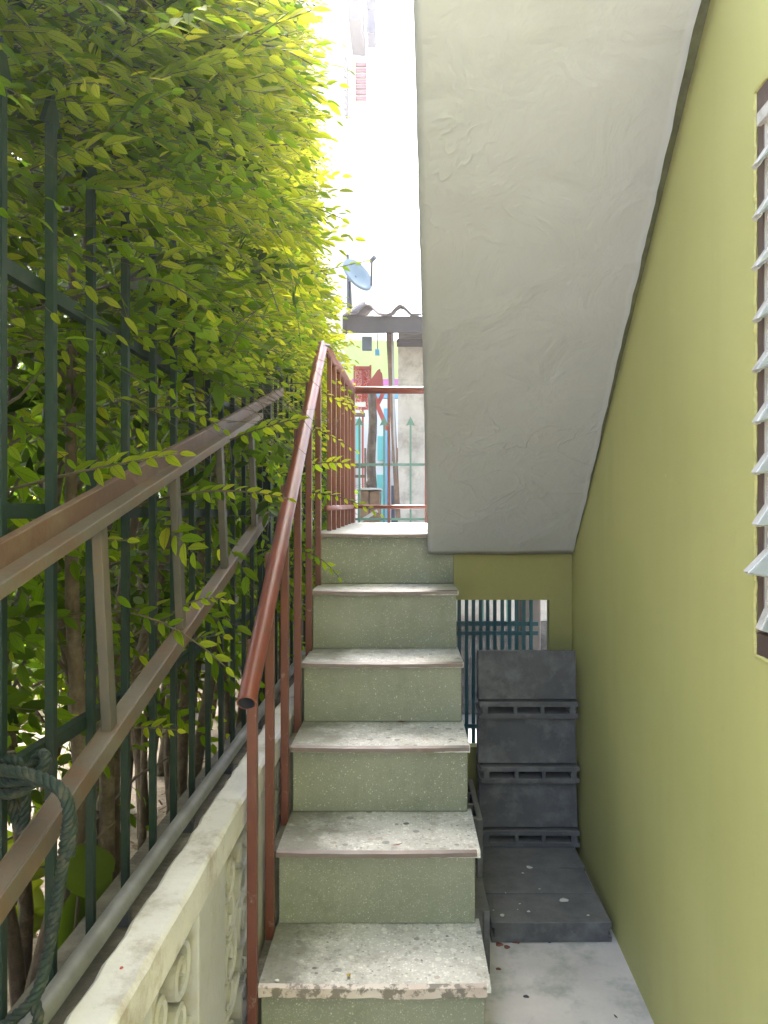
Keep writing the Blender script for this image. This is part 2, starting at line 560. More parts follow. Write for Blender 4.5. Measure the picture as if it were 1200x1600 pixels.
# pale retaining wall that holds up the courtyard, seen through the grille under the landing
rw = MB().box(-0.58, 3.0, 5.52, 5.596, 0.62, 1.03)
tag(rw.build('retaining_wall', M['grey_wall']), 'pale retaining wall seen through the teal grille under the landing', 'wall')
tag(MB().box(-0.58, 3.0, 5.50, 5.594, -0.04, 0.617).build('footing_wall', M['grime']), 'dark footing wall under the pale one behind the teal grille', 'wall')

# ------------------------------------------------------------------ lower staircase
SX0, SX1 = -0.366, 0.201
YS = [1.9 + 0.269 * i for i in range(6)]
ZS = [0.215, 0.430, 0.645, 0.860, 1.088, 1.304]
LAND_Y = 5.0
stair = thing('staircase', 'narrow terrazzo staircase with pale treads and green grey risers', 'staircase', (-0.08, 1.9, 0))


def rough_edge_slab(x0, x1, y0, y1, z0, z1, n=28, amp=0.0022):
    """slab whose front and right arrises wander a little"""
    mb = MB()
    vv, ff = [], []
    for i in range(n + 1):
        x = x0 + (x1 - x0) * i / n
        dz = random.uniform(-amp, amp)
        dy = random.uniform(-amp, amp) * 0.5 + 0.0012 * math.sin(i * 0.35 + y0 * 9)
        sag = -0.004 * math.sin(math.pi * i / n)
        if random.random() < 0.07:
            dz -= 0.003
            dy += 0.003
        vv += [(x, y0 + dy, z0), (x, y0 + dy, z1 + dz - 0.004 + sag), (x, y0 + dy + 0.006, z1 + dz * 0.3 + sag * 0.7), (x, y1, z1), (x, y1, z0)]
    for i in range(n):
        a, b = i * 5, (i + 1) * 5
        for k in range(5):
            k2 = (k + 1) % 5
            ff.append((a + k, b + k, b + k2, a + k2))
    ff.append((0, 1, 2, 3, 4))
    ff.append(tuple(n * 5 + k for k in (4, 3, 2, 1, 0)))
    return mb.add(vv, ff)


def nosing_strip(i, y, z):
    """worn strip on the front arris of a tread"""
    n = 30
    h = 0.024 if i == 0 else 0.013
    mb = MB()
    vv, ff = [], []
    for k in range(n + 1):
        x = SX0 + 0.002 + (SX1 - SX0 - 0.002) * k / n
        dy = 0.001 * math.sin(k * 0.9 + i) + random.uniform(-0.0006, 0.0006)
        zb = z - h + random.uniform(-0.0025, 0.0025) * (1 if i == 0 else 0.4)
        s = -0.004 * math.sin(math.pi * k / n)
        vv += [(x, y - 0.005 + dy, zb + s), (x, y - 0.005 + dy, z + s - 0.001), (x, y + 0.008, z + 0.0025 + s * 0.6), (x, y + 0.008, zb)]
    for k in range(n):
        a, b = k * 4, (k + 1) * 4
        for q in range(4):
            ff.append((a + q, b + q, b + (q + 1) % 4, a + (q + 1) % 4))
    ff.append((0, 1, 2, 3))
    ff.append(tuple(n * 4 + q for q in (3, 2, 1, 0)))
    return mb.add(vv, ff)


for i in range(6):
    y, z = YS[i], ZS[i]
    zb = 0.0 if i == 0 else ZS[i - 1]
    # riser: a slab under the tread, 2 cm back from its edge
    n = 12
    MB().box(SX0 + 0.004, SX1 - 0.003 if i < 5 else SX1 + 0.004, y + 0.02, y + 0.05, zb + 0.001, z - 0.019).build('riser', M['riser'], stair, bevel=0.003)
    if i < 5:
        rough_edge_slab(SX0, SX1 + (0.010 if i < 2 else 0.003), y, YS[i + 1] + 0.049, z - 0.018, z).build('tread', M['tread'], stair)
        nosing_strip(i, y, z).build('nosing', M['nosing' if i == 0 else 'strip'], stair)
        MB().box(-0.392, SX1 - 0.016, y + 0.052, YS[i + 1] + 0.05, 0.001 if i < 3 else max(0.0, ZS[i] - 0.5), z - 0.021).build('step_core', M['core'], stair)
lb = rough_edge_slab(SX0, SX1 + 0.003, YS[5], YS[5] + 0.06, ZS[5] - 0.018, ZS[5])
lb.build('tread', M['tread'], stair, label='landing edge tread at the head of the stairs')
nosing_strip(5, YS[5], ZS[5]).build('nosing', M['strip'], stair)
ZL = 1.332
MB().hexa([(-0.392, YS[5] + 0.062, 1.19), (0.72, YS[5] + 0.062, 1.19), (0.72, LAND_Y, 1.21), (-0.392, LAND_Y, 1.21),
           (-0.392, YS[5] + 0.062, ZS[5] - 0.001), (0.72, YS[5] + 0.062, ZS[5] - 0.001), (0.72, LAND_Y, ZL), (-0.392, LAND_Y, ZL)]).build('landing', M['tread'], stair)

# ------------------------------------------------------------------ upper flight: white plastered soffit, steps on its back
SLOPE = 0.80
def XW(Y): return 0.62 + 0.026 * Y                  # face of the olive wall
def XL(Y): return 0.092 - 0.0485 * (3.2 - Y)        # left edge of the flight
def ZF(Y): return 1.228 + SLOPE * (3.2 - Y)         # underside of the flight
upper = thing('upper_staircase', 'white plastered underside of an upper stair flight against the olive wall', 'staircase', (0.35, 3.2, 1.228))
ny, nx = 72, 30
Y0, Y1 = 3.215, 1.46
vv, ff = [], []
ragged = 0.0
jr = []
for i in range(ny + 1):
    ragged = 0.75 * ragged + random.uniform(-0.0022, 0.0022)
    jr.append(ragged)
for layer in (0, 1):
    for i in range(ny + 1):
        Y = Y0 + (Y1 - Y0) * i / ny
        xl = XL(Y) + jr[(i * 7) % ny] * 0.35
        xr = XW(Y) - 0.003 - 0.030 * max(0.0, 3.2 - Y) / 1.56 + jr[i]
        for j in range(nx + 1):
            u = j / nx
            x = xl + (xr - xl) * u
            lump = 0.0022 * math.sin(Y * 7.3 + x * 5) * math.sin(x * 13 + 1.7 * Y) + 0.0012 * math.sin(Y * 23 + x * 17)
            e = 0.004 * max(0, 1 - u * 18) ** 2
            z = ZF(Y) + (lump + e if layer == 0 else 0.012 + 0.043 * i / ny)
            vv.append((x, Y, z))
q = (ny + 1) * (nx + 1)
for i in range(ny):
    for j in range(nx):
        a = i * (nx + 1) + j
        ff.append((a, a + 1, a + nx + 2, a + nx + 1))
        ff.append((q + a, q + a + nx + 1, q + a + nx + 2, q + a + 1))
for i in range(ny):
    for j in (0, nx):
        a = i * (nx + 1) + j
        ff.append((a, a + nx + 1, q + a + nx + 1, q + a))
for i in (0, ny):
    for j in range(nx):
        a = i * (nx + 1) + j
        ff.append((a, q + a, q + a + 1, a + 1))
MB().add(vv, ff).build('soffit', M['soffit'], upper, smooth=True)


def flight_piece(ya, yb, zal, zah, zbl, zbh, x_in=0.006, xr_in=-0.012):
    pts = []
    for (Y, z) in ((ya, zal), (yb, zbl)):
        pass
    return MB().hexa([(XL(ya) + x_in, ya, zal), (XW(ya) - xr_in, ya, zal), (XW(yb) - xr_in, yb, zbl), (XL(yb) + x_in, yb, zbl),
                      (XL(ya) + x_in, ya, zah), (XW(ya) - xr_in, ya, zah), (XW(yb) - xr_in, yb, zbh), (XL(yb) + x_in, yb, zbh)])


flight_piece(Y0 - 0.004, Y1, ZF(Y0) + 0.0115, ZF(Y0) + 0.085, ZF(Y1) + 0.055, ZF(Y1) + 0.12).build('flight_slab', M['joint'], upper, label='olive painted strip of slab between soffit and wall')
k = 0
y = 2.9
while y > 1.7:
    flight_piece(y, y - 0.269, ZF(y) + 0.10, ZF(y - 0.269) + 0.13, ZF(y - 0.269) + 0.11, ZF(y - 0.269) + 0.13, 0.010, -0.010).build('step', M['tread'], upper)
    y -= 0.269

# ------------------------------------------------------------------ olive house wall with the louvre window
WY0, WY1, WZ0, WZ1 = 0.55, 1.442, 1.115, 2.175
hw = thing('house_wall', 'tall olive green painted house wall along the right side', 'wall', (XW(1.5), 1.5, 0))
ys = [-2.5, WY0, WY1, 3.42]
zs = [-0.04, WZ0, WZ1, 6.0]
T = 0.14
mb = MB()
vid = {}
for s in (0, 1):
    for a, Y in enumerate(ys):
        for b, Z in enumerate(zs):
            vid[(s, a, b)] = len(mb.v)
            mb.v.append((XW(Y) + s * T, Y, Z))
for a in range(3):
    for b in range(3):
        if a == 1 and b == 1:
            continue
        mb.f.append((vid[(0, a, b)], vid[(0, a, b + 1)], vid[(0, a + 1, b + 1)], vid[(0, a + 1, b)]))
        mb.f.append((vid[(1, a, b)], vid[(1, a + 1, b)], vid[(1, a + 1, b + 1)], vid[(1, a, b + 1)]))
for (p0, p1) in (((1, 1), (1, 2)), ((1, 2), (2, 2)), ((2, 2), (2, 1)), ((2, 1), (1, 1))):
    mb.f.append((vid[(0,) + p0], vid[(1,) + p0], vid[(1,) + p1], vid[(0,) + p1]))
for b in range(3):
    mb.f.append((vid[(0, 0, b)], vid[(1, 0, b)], vid[(1, 0, b + 1)], vid[(0, 0, b + 1)]))
    mb.f.append((vid[(0, 3, b)], vid[(0, 3, b + 1)], vid[(1, 3, b + 1)], vid[(1, 3, b)]))
for a in range(3):
    mb.f.append((vid[(0, a, 3)], vid[(1, a, 3)], vid[(1, a + 1, 3)], vid[(0, a + 1, 3)]))
mb.build('wall_face', M['wall'], hw)
# ragged lip of thick paint round the opening
def lip_path(p0, p1, n):
    out = []
    for i in range(n + 1):
        t = i / n
        Y, Z = p0[0] + (p1[0] - p0[0]) * t, p0[1] + (p1[1] - p0[1]) * t
        out.append((XW(Y) - 0.0008 + random.uniform(-0.0012, 0.0012), Y + random.uniform(-0.0014, 0.0014), Z + random.uniform(-0.0014, 0.0014)))
    return out
lp = MB()
for p0, p1, n in (((WY1, WZ0), (WY1, WZ1), 90), ((WY0, WZ1), (WY1, WZ1), 50), ((WY0, WZ0), (WY1, WZ0), 50)):
    pth = lip_path(p0, p1, n)
    lp.tube(pth, [random.uniform(0.0025, 0.0050) for _ in pth], 6)
lp.build('paint_lip', M['lip'], hw)
# brown frame
fr = MB()
def XF(Y): return XW(Y) + 0.010
def fbox(mb_, y0, y1, z0, z1, d0, d1):
    return mb_.hexa([(XW(y0) + d0, y0, z0), (XW(y0) + d1, y0, z0), (XW(y1) + d1, y1, z0), (XW(y1) + d0, y1, z0),
                     (XW(y0) + d0, y0, z1), (XW(y0) + d1, y0, z1), (XW(y1) + d1, y1, z1), (XW(y1) + d0, y1, z1)])
fbox(fr, WY1 - 0.030, WY1 - 0.004, WZ0 + 0.048, WZ1 - 0.052, 0.0005, 0.075)
fbox(fr, WY0 + 0.004, WY0 + 0.045, WZ0 + 0.048, WZ1 - 0.052, 0.008, 0.075)
fbox(fr, WY0 + 0.004, WY1 - 0.004, WZ1 - 0.050, WZ1 - 0.004, -0.001, 0.075)
fbox(fr, WY0 + 0.004, WY1 - 0.004, WZ0 + 0.004, WZ0 + 0.046, -0.001, 0.085)
win = fr.build('window_frame', M['frame'], hw, bevel=0.002)
ch = MB()
fbox(ch, WY1 - 0.044, WY1 - 0.032, WZ0 + 0.052, WZ1 - 0.058, 0.002, 0.040)
fbox(ch, WY0 + 0.048, WY0 + 0.066, WZ0 + 0.052, WZ1 - 0.058, 0.024, 0.055)
ch.build('louvre_channel', M['alu'], win)
hd = MB()
fbox(hd, WY0 + 0.05, WY1 - 0.022, WZ1 - 0.076, WZ1 - 0.053, -0.008, 0.020)
hd.build('louvre_head_rail', M['alu'], win)
tilts = [34, 33, 35, 32, 34, 33, 35, 33, 44, 24, 22]
for i in range(10):
    zc = WZ1 - 0.115 - 0.0935 * i
    a = R(tilts[i])
    L = 0.105
    dx, dz = math.sin(a) * L / 2, math.cos(a) * L / 2
    b = MB()
    q = []
    out = 0.021 - (0.008 if i == 8 else 0.0)
    y0, y1 = WY0 + 0.060, WY1 - 0.040
    for (sx, sz) in ((-1, -1), (1, 1)):
        for t in (-0.0025, 0.0025):
            for Y in (y0, y1):
                q.append((XW(Y) + out - 0.010 + sx * dx + t * math.cos(a), Y, zc + sz * dz - t * math.sin(a)))
    # q order: low(-t:y0,y1)(+t:y0,y1) high(-t..)(+t..)
    b.hexa([q[0], q[1], q[3], q[2], q[4], q[5], q[7], q[6]])
    b.build('louvre_blade', M['glass'], win)
    # pale metal clip on the blade's end
    c = MB()
    q = []
    for (sx, sz) in ((-1.0, -1.0), (0.75, 0.75)):
        for t in (-0.0045, 0.0045):
            for Y in (y1 - 0.012, y1 + 0.010):
                q.append((XW(Y) + out - 0.010 + sx * dx + t * math.cos(a), Y, zc + sz * dz - t * math.sin(a)))
    c.hexa([q[0], q[1], q[3], q[2], q[4], q[5], q[7], q[6]])
    c.build('blade_clip', M['alu'], win)
MB().box(1.5, 1.55, -2.0, 2.6, -0.03, 4.0).build('room_back', M['cream'], hw)

# ------------------------------------------------------------------ olive wall under the landing, with its opening
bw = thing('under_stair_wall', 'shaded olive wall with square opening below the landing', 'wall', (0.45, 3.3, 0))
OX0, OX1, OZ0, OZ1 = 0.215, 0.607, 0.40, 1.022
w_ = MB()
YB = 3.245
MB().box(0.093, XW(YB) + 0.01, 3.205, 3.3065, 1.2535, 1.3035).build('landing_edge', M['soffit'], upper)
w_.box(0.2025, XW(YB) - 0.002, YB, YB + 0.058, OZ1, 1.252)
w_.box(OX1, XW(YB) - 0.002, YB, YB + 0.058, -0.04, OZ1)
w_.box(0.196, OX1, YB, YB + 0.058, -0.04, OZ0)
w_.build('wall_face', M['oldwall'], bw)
# concrete post behind the opening, teal grille further back
tag(MB().box(0.598, 0.70, 3.98, 4.12, -0.04, 1.19).build('concrete_post', M['postgrey'], bevel=0.006), 'grey concrete post standing behind the opening under the landing', 'post')
gr = thing('iron_grille', 'dark teal iron grille of close bars behind the opening under the stairs', 'grille', (0.4, 3.72, 0))
g0 = None
for i in range(12):
    x = 0.225 + 0.0345 * i
    Yg = 3.72 + random.uniform(-0.01, 0.01)
    if g0 is None:
        g0 = MB().box(-0.0085, 0.0085, -0.006, 0.006, 0.0, 1.14).build('bar', M['bluegreen'], gr)
        g0.location = (0, 0, 0)
        base = ORG[gr.name]
        g0.data.transform(Matrix.Translation(base))
        o = g0
    else:
        o = g0.copy()
        COL.objects.link(o)
        o.parent = gr
    o.location = (x - 0.4, Yg - 3.72, 0.03)
for z in (0.35, 0.80, 0.845, 1.12):
    MB().box(0.205, 0.64, 3.708 + (z * 7 % 1) * 0.004, 3.716, z, z + 0.02).build('rail', M['bluegreen'], gr)

# ------------------------------------------------------------------ concrete blocks
def block_mesh(cells=True):
    """hollow block 0.39 x 0.19 x 0.065: three cells run through its width (Y), a notch in each end"""
    xs_ = [0, 0.010, 0.034, 0.134, 0.149, 0.241, 0.256, 0.356, 0.380, 0.390]
    zs_ = [0, 0.019, 0.046, 0.065]
    D = 0.19
    nxs, nzs = len(xs_) - 1, len(zs_) - 1
    full = [[True] * nzs for _ in range(nxs)]
    for c in (2, 4, 6) if cells else ():
        full[c][1] = False
    full[0][1] = full[nxs - 1][1] = False
    mb_ = MB()
    ids = {}
    def v(i, k, s):
        if (i, k, s) not in ids:
            ids[(i, k, s)] = len(mb_.v)
            mb_.v.append((xs_[i] - 0.195, s * D - D / 2, zs_[k]))
        return ids[(i, k, s)]
    def solid(i, k):
        return 0 <= i < nxs and 0 <= k < nzs and full[i][k]
    for i in range(nxs):
        for k_ in range(nzs):
            if not full[i][k_]:
                continue
            mb_.f.append((v(i, k_, 0), v(i + 1, k_, 0), v(i + 1, k_ + 1, 0), v(i, k_ + 1, 0)))
            mb_.f.append((v(i, k_, 1), v(i, k_ + 1, 1), v(i + 1, k_ + 1, 1), v(i + 1, k_, 1)))
            if not solid(i - 1, k_):
                mb_.f.append((v(i, k_, 0), v(i, k_ + 1, 0), v(i, k_ + 1, 1), v(i, k_, 1)))
            if not solid(i + 1, k_):
                mb_.f.append((v(i + 1, k_, 0), v(i + 1, k_, 1), v(i + 1, k_ + 1, 1), v(i + 1, k_ + 1, 0)))
            if not solid(i, k_ - 1):
                mb_.f.append((v(i, k_, 0), v(i, k_, 1), v(i + 1, k_, 1), v(i + 1, k_, 0)))
            if not solid(i, k_ + 1):
                mb_.f.append((v(i, k_ + 1, 0), v(i + 1, k_ + 1, 0), v(i + 1, k_ + 1, 1), v(i, k_ + 1, 1)))
    me = bpy.data.meshes.new('concrete_block')
    me.from_pydata(mb_.v, [], mb_.f)
    me.materials.append(M['block'])
    return me


def dusty(m):  # colour lightened on upward faces, in patches, to make up for weak light
    nt = m.node_tree
    b = nt.nodes['Principled BSDF']
    src = b.inputs['Base Color'].links[0].from_socket
    g = nt.nodes.new('ShaderNodeNewGeometry')
    sp = nt.nodes.new('ShaderNodeSeparateXYZ')
    nt.links.new(g.outputs['True Normal'], sp.inputs[0])
    co = coords(nt)
    f = mathn(nt, 'MULTIPLY', mathn(nt, 'GREATER_THAN', sp.outputs[2], 0.8), ramp(nt, noise(nt, co, 13, 7, 0.7), [(0.25, 0.25), (0.7, 0.95)]))
    nt.links.new(mix(nt, f, src, (0.225, 0.215, 0.205)), b.inputs['Base Color'])


dusty(M['block'])  # brightens the block tops by colour
BM = block_mesh()
BM_BLIND = block_mesh(False)          # the closed side turned to the front
GB = 'charcoal hollow concrete blocks beside the stairs'


def block(loc, rot, label, me=None):
    o = bpy.data.objects.new('concrete_block', me or BM)
    COL.objects.link(o)
    o.location = loc
    o.rotation_euler = rot
    b = o.modifiers.new('bevel', 'BEVEL')
    b.width = 0.0028
    b.segments = 2
    b.limit_method = 'ANGLE'
    return tag(o, label, 'concrete block', GB)


flat_names = ['flat charcoal block nearest on the floor, with stones and white specks on top',
              'second flat floor block back from the front, crossed by a white smear',
              'rear flat floor block, right before the foot of the block stack']
for i in range(3):
    block((0.470 + (0, -0.003, 0.004)[i], 2.573 + 0.1930 * i, 0.001), (0, 0, R((0.5, -0.4, 0.8)[i])), flat_names[i], BM_BLIND)
# stack: a flat block showing its three cells, then a block stood on its long edge, three times
lay = ['lowest lying block of the stack, its three cells facing out above the floor',
       'middle lying block of the stack, its three cells facing out',
       'topmost lying block of the stack, its three cells below the top slab face']
up = ['lowest upright block of the stack, plain face low down in shade',
      'middle upright block of the stack, plain face between two rows of cells',
      'topmost upright block of the stack, plain face crowning the pile']
block((0.474, 3.148, 0.001), (0, 0, R(0.3)), 'floor block under the foot of the block stack', BM_BLIND)
z = 0.0675
for i in range(3):
    block((0.487 + (0.006, 0.003, 0.0)[i], 3.125 + (0.003, -0.004, 0)[i], z), (0, 0, R((-0.6, 0.5, -0.3)[i])), lay[i])
    z += 0.0655
    # stood on its long edge, leaning back a little, cells vertical
    block((0.487 + (0.0, -0.004, -0.004)[i], 3.122, z + 0.0945), (R(82 + i), 0, R((0.4, -0.5, 0.2)[i])), up[i])
    z += 0.189
# blocks stood on end along the side of the stairs
side = [((0.232, 2.50, 0.096), 'front block stood on edge against the stair side, lower row'),
        ((0.236, 2.895, 0.096), 'rear block stood on edge against the stair side, lower row'),
        ((0.226, 2.71, 0.287), 'block on edge of upper row against the stair side, cells turned up')]
for loc, lab in side:
    block((0.1875 + (0.006 if loc[1] > 2.8 else 0), loc[1], loc[2]), (R(90), 0, R(90)), lab, BM if loc[2] > 0.2 else BM_BLIND)

# ------------------------------------------------------------------ garden wall with coping and scroll panels
gw = thing('garden_wall', 'low cream garden wall with dusty coping and pierced scroll panels', 'wall', (-0.49, 2.0, 0))
GX = -0.400
GY0, GY1 = 0.25, 5.2
CZ = 0.683
# coping: one sheet with a slightly broken inner arris
n = 120
vv, ff = [], []
for i in range(n + 1):
    Y = GY0 + (GY1 - GY0) * i / n
    e = 0.004 * max(0, math.sin(i * 1.7) * math.sin(i * 0.61)) + random.uniform(0, 0.002)
    e2 = random.uniform(-0.003, 0.003)
    dz = random.uniform(-0.0012, 0.0012)
    vv += [(-0.472 + e2, Y, 0.61), (GX, Y, 0.61), (GX, Y, CZ - 0.006 - e), (GX - 0.006 - e, Y, CZ + dz), (-0.465 + e2, Y, CZ + dz * 0.5), (-0.472 + e2, Y, CZ - 0.006)]
for i in range(n):
    for k_ in range(6):
        ff.append((i * 6 + k_, i * 6 + (k_ + 1) % 6, (i + 1) * 6 + (k_ + 1) % 6, (i + 1) * 6 + k_))
ff += [tuple(range(5, -1, -1)), tuple(n * 6 + k_ for k_ in range(6))]
MB().add(vv, ff).build('coping', M['coping'], gw)
# lower, darker ledge behind it that carries the pipe
MB().box(-0.580, -0.474, GY0, GY1, 0.60, 0.655).build('ledge', M['grime'], gw)
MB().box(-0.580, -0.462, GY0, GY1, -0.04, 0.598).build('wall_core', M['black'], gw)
# piers between the panels
piers = [(GY0, 0.36), (0.72, 0.86), (1.03, 1.215), (1.49, 1.71), (2.06, 2.26), (2.62, 2.82), (3.18, GY1)]
for a, b in piers:
    MB().box(-0.461, GX - 0.0005, a, b, -0.04, 0.609).build('pier', M['cream'], gw, bevel=0.004)


def ribbon(path, wd, x0, x1):
    """flat bar of width wd that follows a path in the Y-Z plane, from depth x0 to x1"""
    mb_ = MB()
    n_ = len(path)
    vv_, ff_ = [], []
    for i in range(n_):
        a, b = path[max(i - 1, 0)], path[min(i + 1, n_ - 1)]
        ty, tz = b[0] - a[0], b[1] - a[1]
        l = math.hypot(ty, tz) or 1
        ny_, nz_ = -tz / l, ty / l
        w2 = wd / 2
        y_, z_ = path[i]
        vv_ += [(x0, y_ - ny_ * w2, z_ - nz_ * w2), (x1, y_ - ny_ * w2, z_ - nz_ * w2), (x1 + 0.004, y_, z_), (x1, y_ + ny_ * w2, z_ + nz_ * w2), (x0, y_ + ny_ * w2, z_ + nz_ * w2)]
    for i in range(n_ - 1):
        for k_ in range(5):
            ff_.append((i * 5 + k_, i * 5 + (k_ + 1) % 5, (i + 1) * 5 + (k_ + 1) % 5, (i + 1) * 5 + k_))
    ff_ += [(4, 3, 2, 1, 0), tuple((n_ - 1) * 5 + k_ for k_ in range(5))]
    return mb_.add(vv_, ff_)


def spiral(cy, cz, r0, r1, a0, turns, sgn=1, n_=26):
    return [(cy + (r0 + (r1 - r0) * i / n_) * math.cos(a0 + sgn * turns * 2 * math.pi * i / n_), cz + (r0 + (r1 - r0) * i / n_) * math.sin(a0 + sgn * turns * 2 * math.pi * i / n_)) for i in range(n_ + 1)]


panels = [(0.36, 0.72), (0.86, 1.03), (1.215, 1.49), (1.71, 2.06), (2.26, 2.62), (2.82, 3.18)]
for (a, b) in panels:
    wdt = b - a
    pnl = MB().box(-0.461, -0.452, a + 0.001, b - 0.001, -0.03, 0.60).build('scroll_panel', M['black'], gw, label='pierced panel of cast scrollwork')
    bd = MB()
    bd.box(-0.4515, GX - 0.012, a + 0.001, b - 0.001, 0.583, 0.6085)
    bd.build('panel_rim', M['cream'], pnl, bevel=0.003)
    for row in range(3):
        zc = 0.49 - 0.195 * row
        for c in range(2):
            yc = a + wdt * (0.27 + 0.46 * c)
            s = 1 if (c + row) % 2 == 0 else -1
            rr_ = min(wdt * 0.21, 0.085)
            p1 = spiral(yc, zc + 0.045, rr_ * 0.98, rr_ * 0.22, R(90), 1.35, s)
            p2 = spiral(yc, zc - 0.05, rr_ * 0.85, rr_ * 0.2, R(-90), 1.2, s)
            r1 = ribbon(p1, 0.0145, -0.4515, GX - 0.014)
            r2 = ribbon(p2, 0.013, -0.4515, GX - 0.016)
            r1.build('scroll', M['cream'], pnl)
            r2.build('scroll', M['cream'], pnl)
        rb = ribbon([(a + wdt * t, zc + 0.11 + 0.018 * math.sin(t * math.pi * 4)) for t in [i / 24 for i in range(25)]], 0.016, -0.4515, GX - 0.018)
        rb.build('scroll', M['cream'], pnl)

# galvanized pipe
pp = [(-0.500 + 0.004 * math.sin(Y * 1.3), Y, 0.697 + 0.006 * math.sin(Y * 0.9)) for Y in np.linspace(0.9, 4.9, 24)]
gp = thing('galvanized_pipe', 'long grey galvanized pipe running along the back of the coping', 'pipe', (-0.5, 2.5, 0.68))
MB().tube(pp, 0.0165, 16).build('tube', M['galv'], gp, smooth=True)
for Y in (1.35, 1.75, 2.15, 2.6, 3.1):
    MB().box(-0.512, -0.488, Y, Y + 0.016, 0.656, 0.684).build('clip', M['dark'], gp)

# ------------------------------------------------------------------ green bar fence along the garden
FX = -0.535
fence = thing('bar_fence', 'dark green bar fence along the hedge beside the stairs', 'fence', (FX, 3.0, 0.65))


def bar_with_tip(parent, mat, x, y, z0, z1, proto):
    base_ = ORG[parent.name]
    if proto is None:
        m1 = MB().box(base_.x - 0.0065, base_.x + 0.0065, base_.y - 0.0065, base_.y + 0.0065, base_.z, base_.z + 1)
        o = m1.build('bar', mat, parent)
        t = MB()
        bx, by, bz = base_
        out = [(-0.006, -0.012), (0.006, -0.012), (0.006, 0.0), (0.030, -0.006), (0.0, 0.055), (-0.030, -0.006), (-0.006, 0.0)]
        side_x = parent.name.startswith('bar_fence.')
        vv_ = []
        for d in (-0.004, 0.004):
            for (u, hgt) in out:
                vv_.append((bx + u, by + d, bz + hgt) if side_x else (bx + d, by + u, bz + hgt))
        n_ = len(out)
        t.add(vv_, [tuple(range(n_)), tuple(range(2 * n_ - 1, n_ - 1, -1))] + [(i, (i + 1) % n_ + 0, (i + 1) % n_ + n_, i + n_) for i in range(n_)])
        tp = t.build('spear_tip', mat, o)
    else:
        o = proto[0].copy()
        tp = proto[1].copy()
        COL.objects.link(o)
        COL.objects.link(tp)
        o.parent = parent
        tp.parent = o
    o.location = (x - base_.x, y - base_.y, z0 - base_.z)
    o.scale = (1, 1, z1 - z0)
    tp.location = (0, 0, 1)
    tp.scale = (1, 1, 1 / (z1 - z0))
    return (o, tp)


pr = None
for i in range(28):
    Y = 0.702 + 0.1525 * i
    if Y > 4.95:
        break
    nw = bar_with_tip(fence, M['green'], FX + random.uniform(-0.003, 0.003), Y, 0.655, 1.96 + random.uniform(-0.01, 0.01), pr)
    pr = pr or nw
for z in (1.71, 1.375, 1.016):
    MB().box(FX - 0.024, FX - 0.0085, 0.55, 5.08, z, z + 0.022).build('rail', M['green'], fence)
for Y in (0.60, 2.95, 5.06):
    MB().box(FX - 0.03, FX + 0.02, Y - 0.025, Y + 0.025, 0.655, 1.99).build('fence_post', M['green'], fence)

fence2 = thing('bar_fence', 'pale green spear topped fence crossing behind the brown landing railing', 'fence', (0.1, 5.14, 0.65))
pr = None
for i in range(8):
    X = -0.475 + 0.165 * i + (0.012 if i == 3 else 0)
    nw = bar_with_tip(fence2, M['palegreen'], X, 5.14, 0.66, 1.985, pr)
    pr = pr or nw
for z in (1.345, 1.712):
    MB().box(-0.53, 0.95, 5.150, 5.164, z, z + 0.016).build('rail', M['palegreen'], fence2)

# ------------------------------------------------------------------ brown stair railing
rl = thing('stair_railing', 'red brown pipe railing with square posts along the stairs and landing', 'railing', (-0.38, 2.0, 0))
def rail_z(Y): return 0.955 + 0.774 * (Y - 1.735)
def rail_x(Y): return -0.360 + 0.012 * (Y - 1.735) / 1.4
top = (rail_x(3.10), 3.10, rail_z(3.10))
hp = [(rail_x(1.735), 1.735, rail_z(1.735)), (rail_x(2.4), 2.4, rail_z(2.4)), top, (-0.347, 3.20, rail_z(3.2) - 0.005), (-0.346, 3.30, 2.105)]
hp = catmull(hp, 8)
RAD = 0.0225
hr = MB().tube(hp, RAD, 20, caps=False)
# open lower end: short inner wall
n0 = len(hr.v)
hr.build('handrail', M['brown'], rl, smooth=True)
d = (Vector(hp[1]) - Vector(hp[0])).normalized()
MB().tube([Vector(hp[0]) + d * t for t in (0.0, 0.05)], [RAD - 0.0035] * 2, 20, caps=False).build('pipe_bore', M['dark'], rl, smooth=True)
ring = MB()
u = d.orthogonal().normalized()
s_ = d.cross(u)
vv = []
for rr_ in (RAD, RAD - 0.0035):
    for j in range(20):
        a = 2 * math.pi * j / 20
        vv.append(Vector(hp[0]) + (u * math.cos(a) + s_ * math.sin(a)) * rr_)
ring.add(vv, [(j, (j + 1) % 20, 20 + (j + 1) % 20, 20 + j) for j in range(20)])
ring.build('pipe_rim', M['brown'], rl)
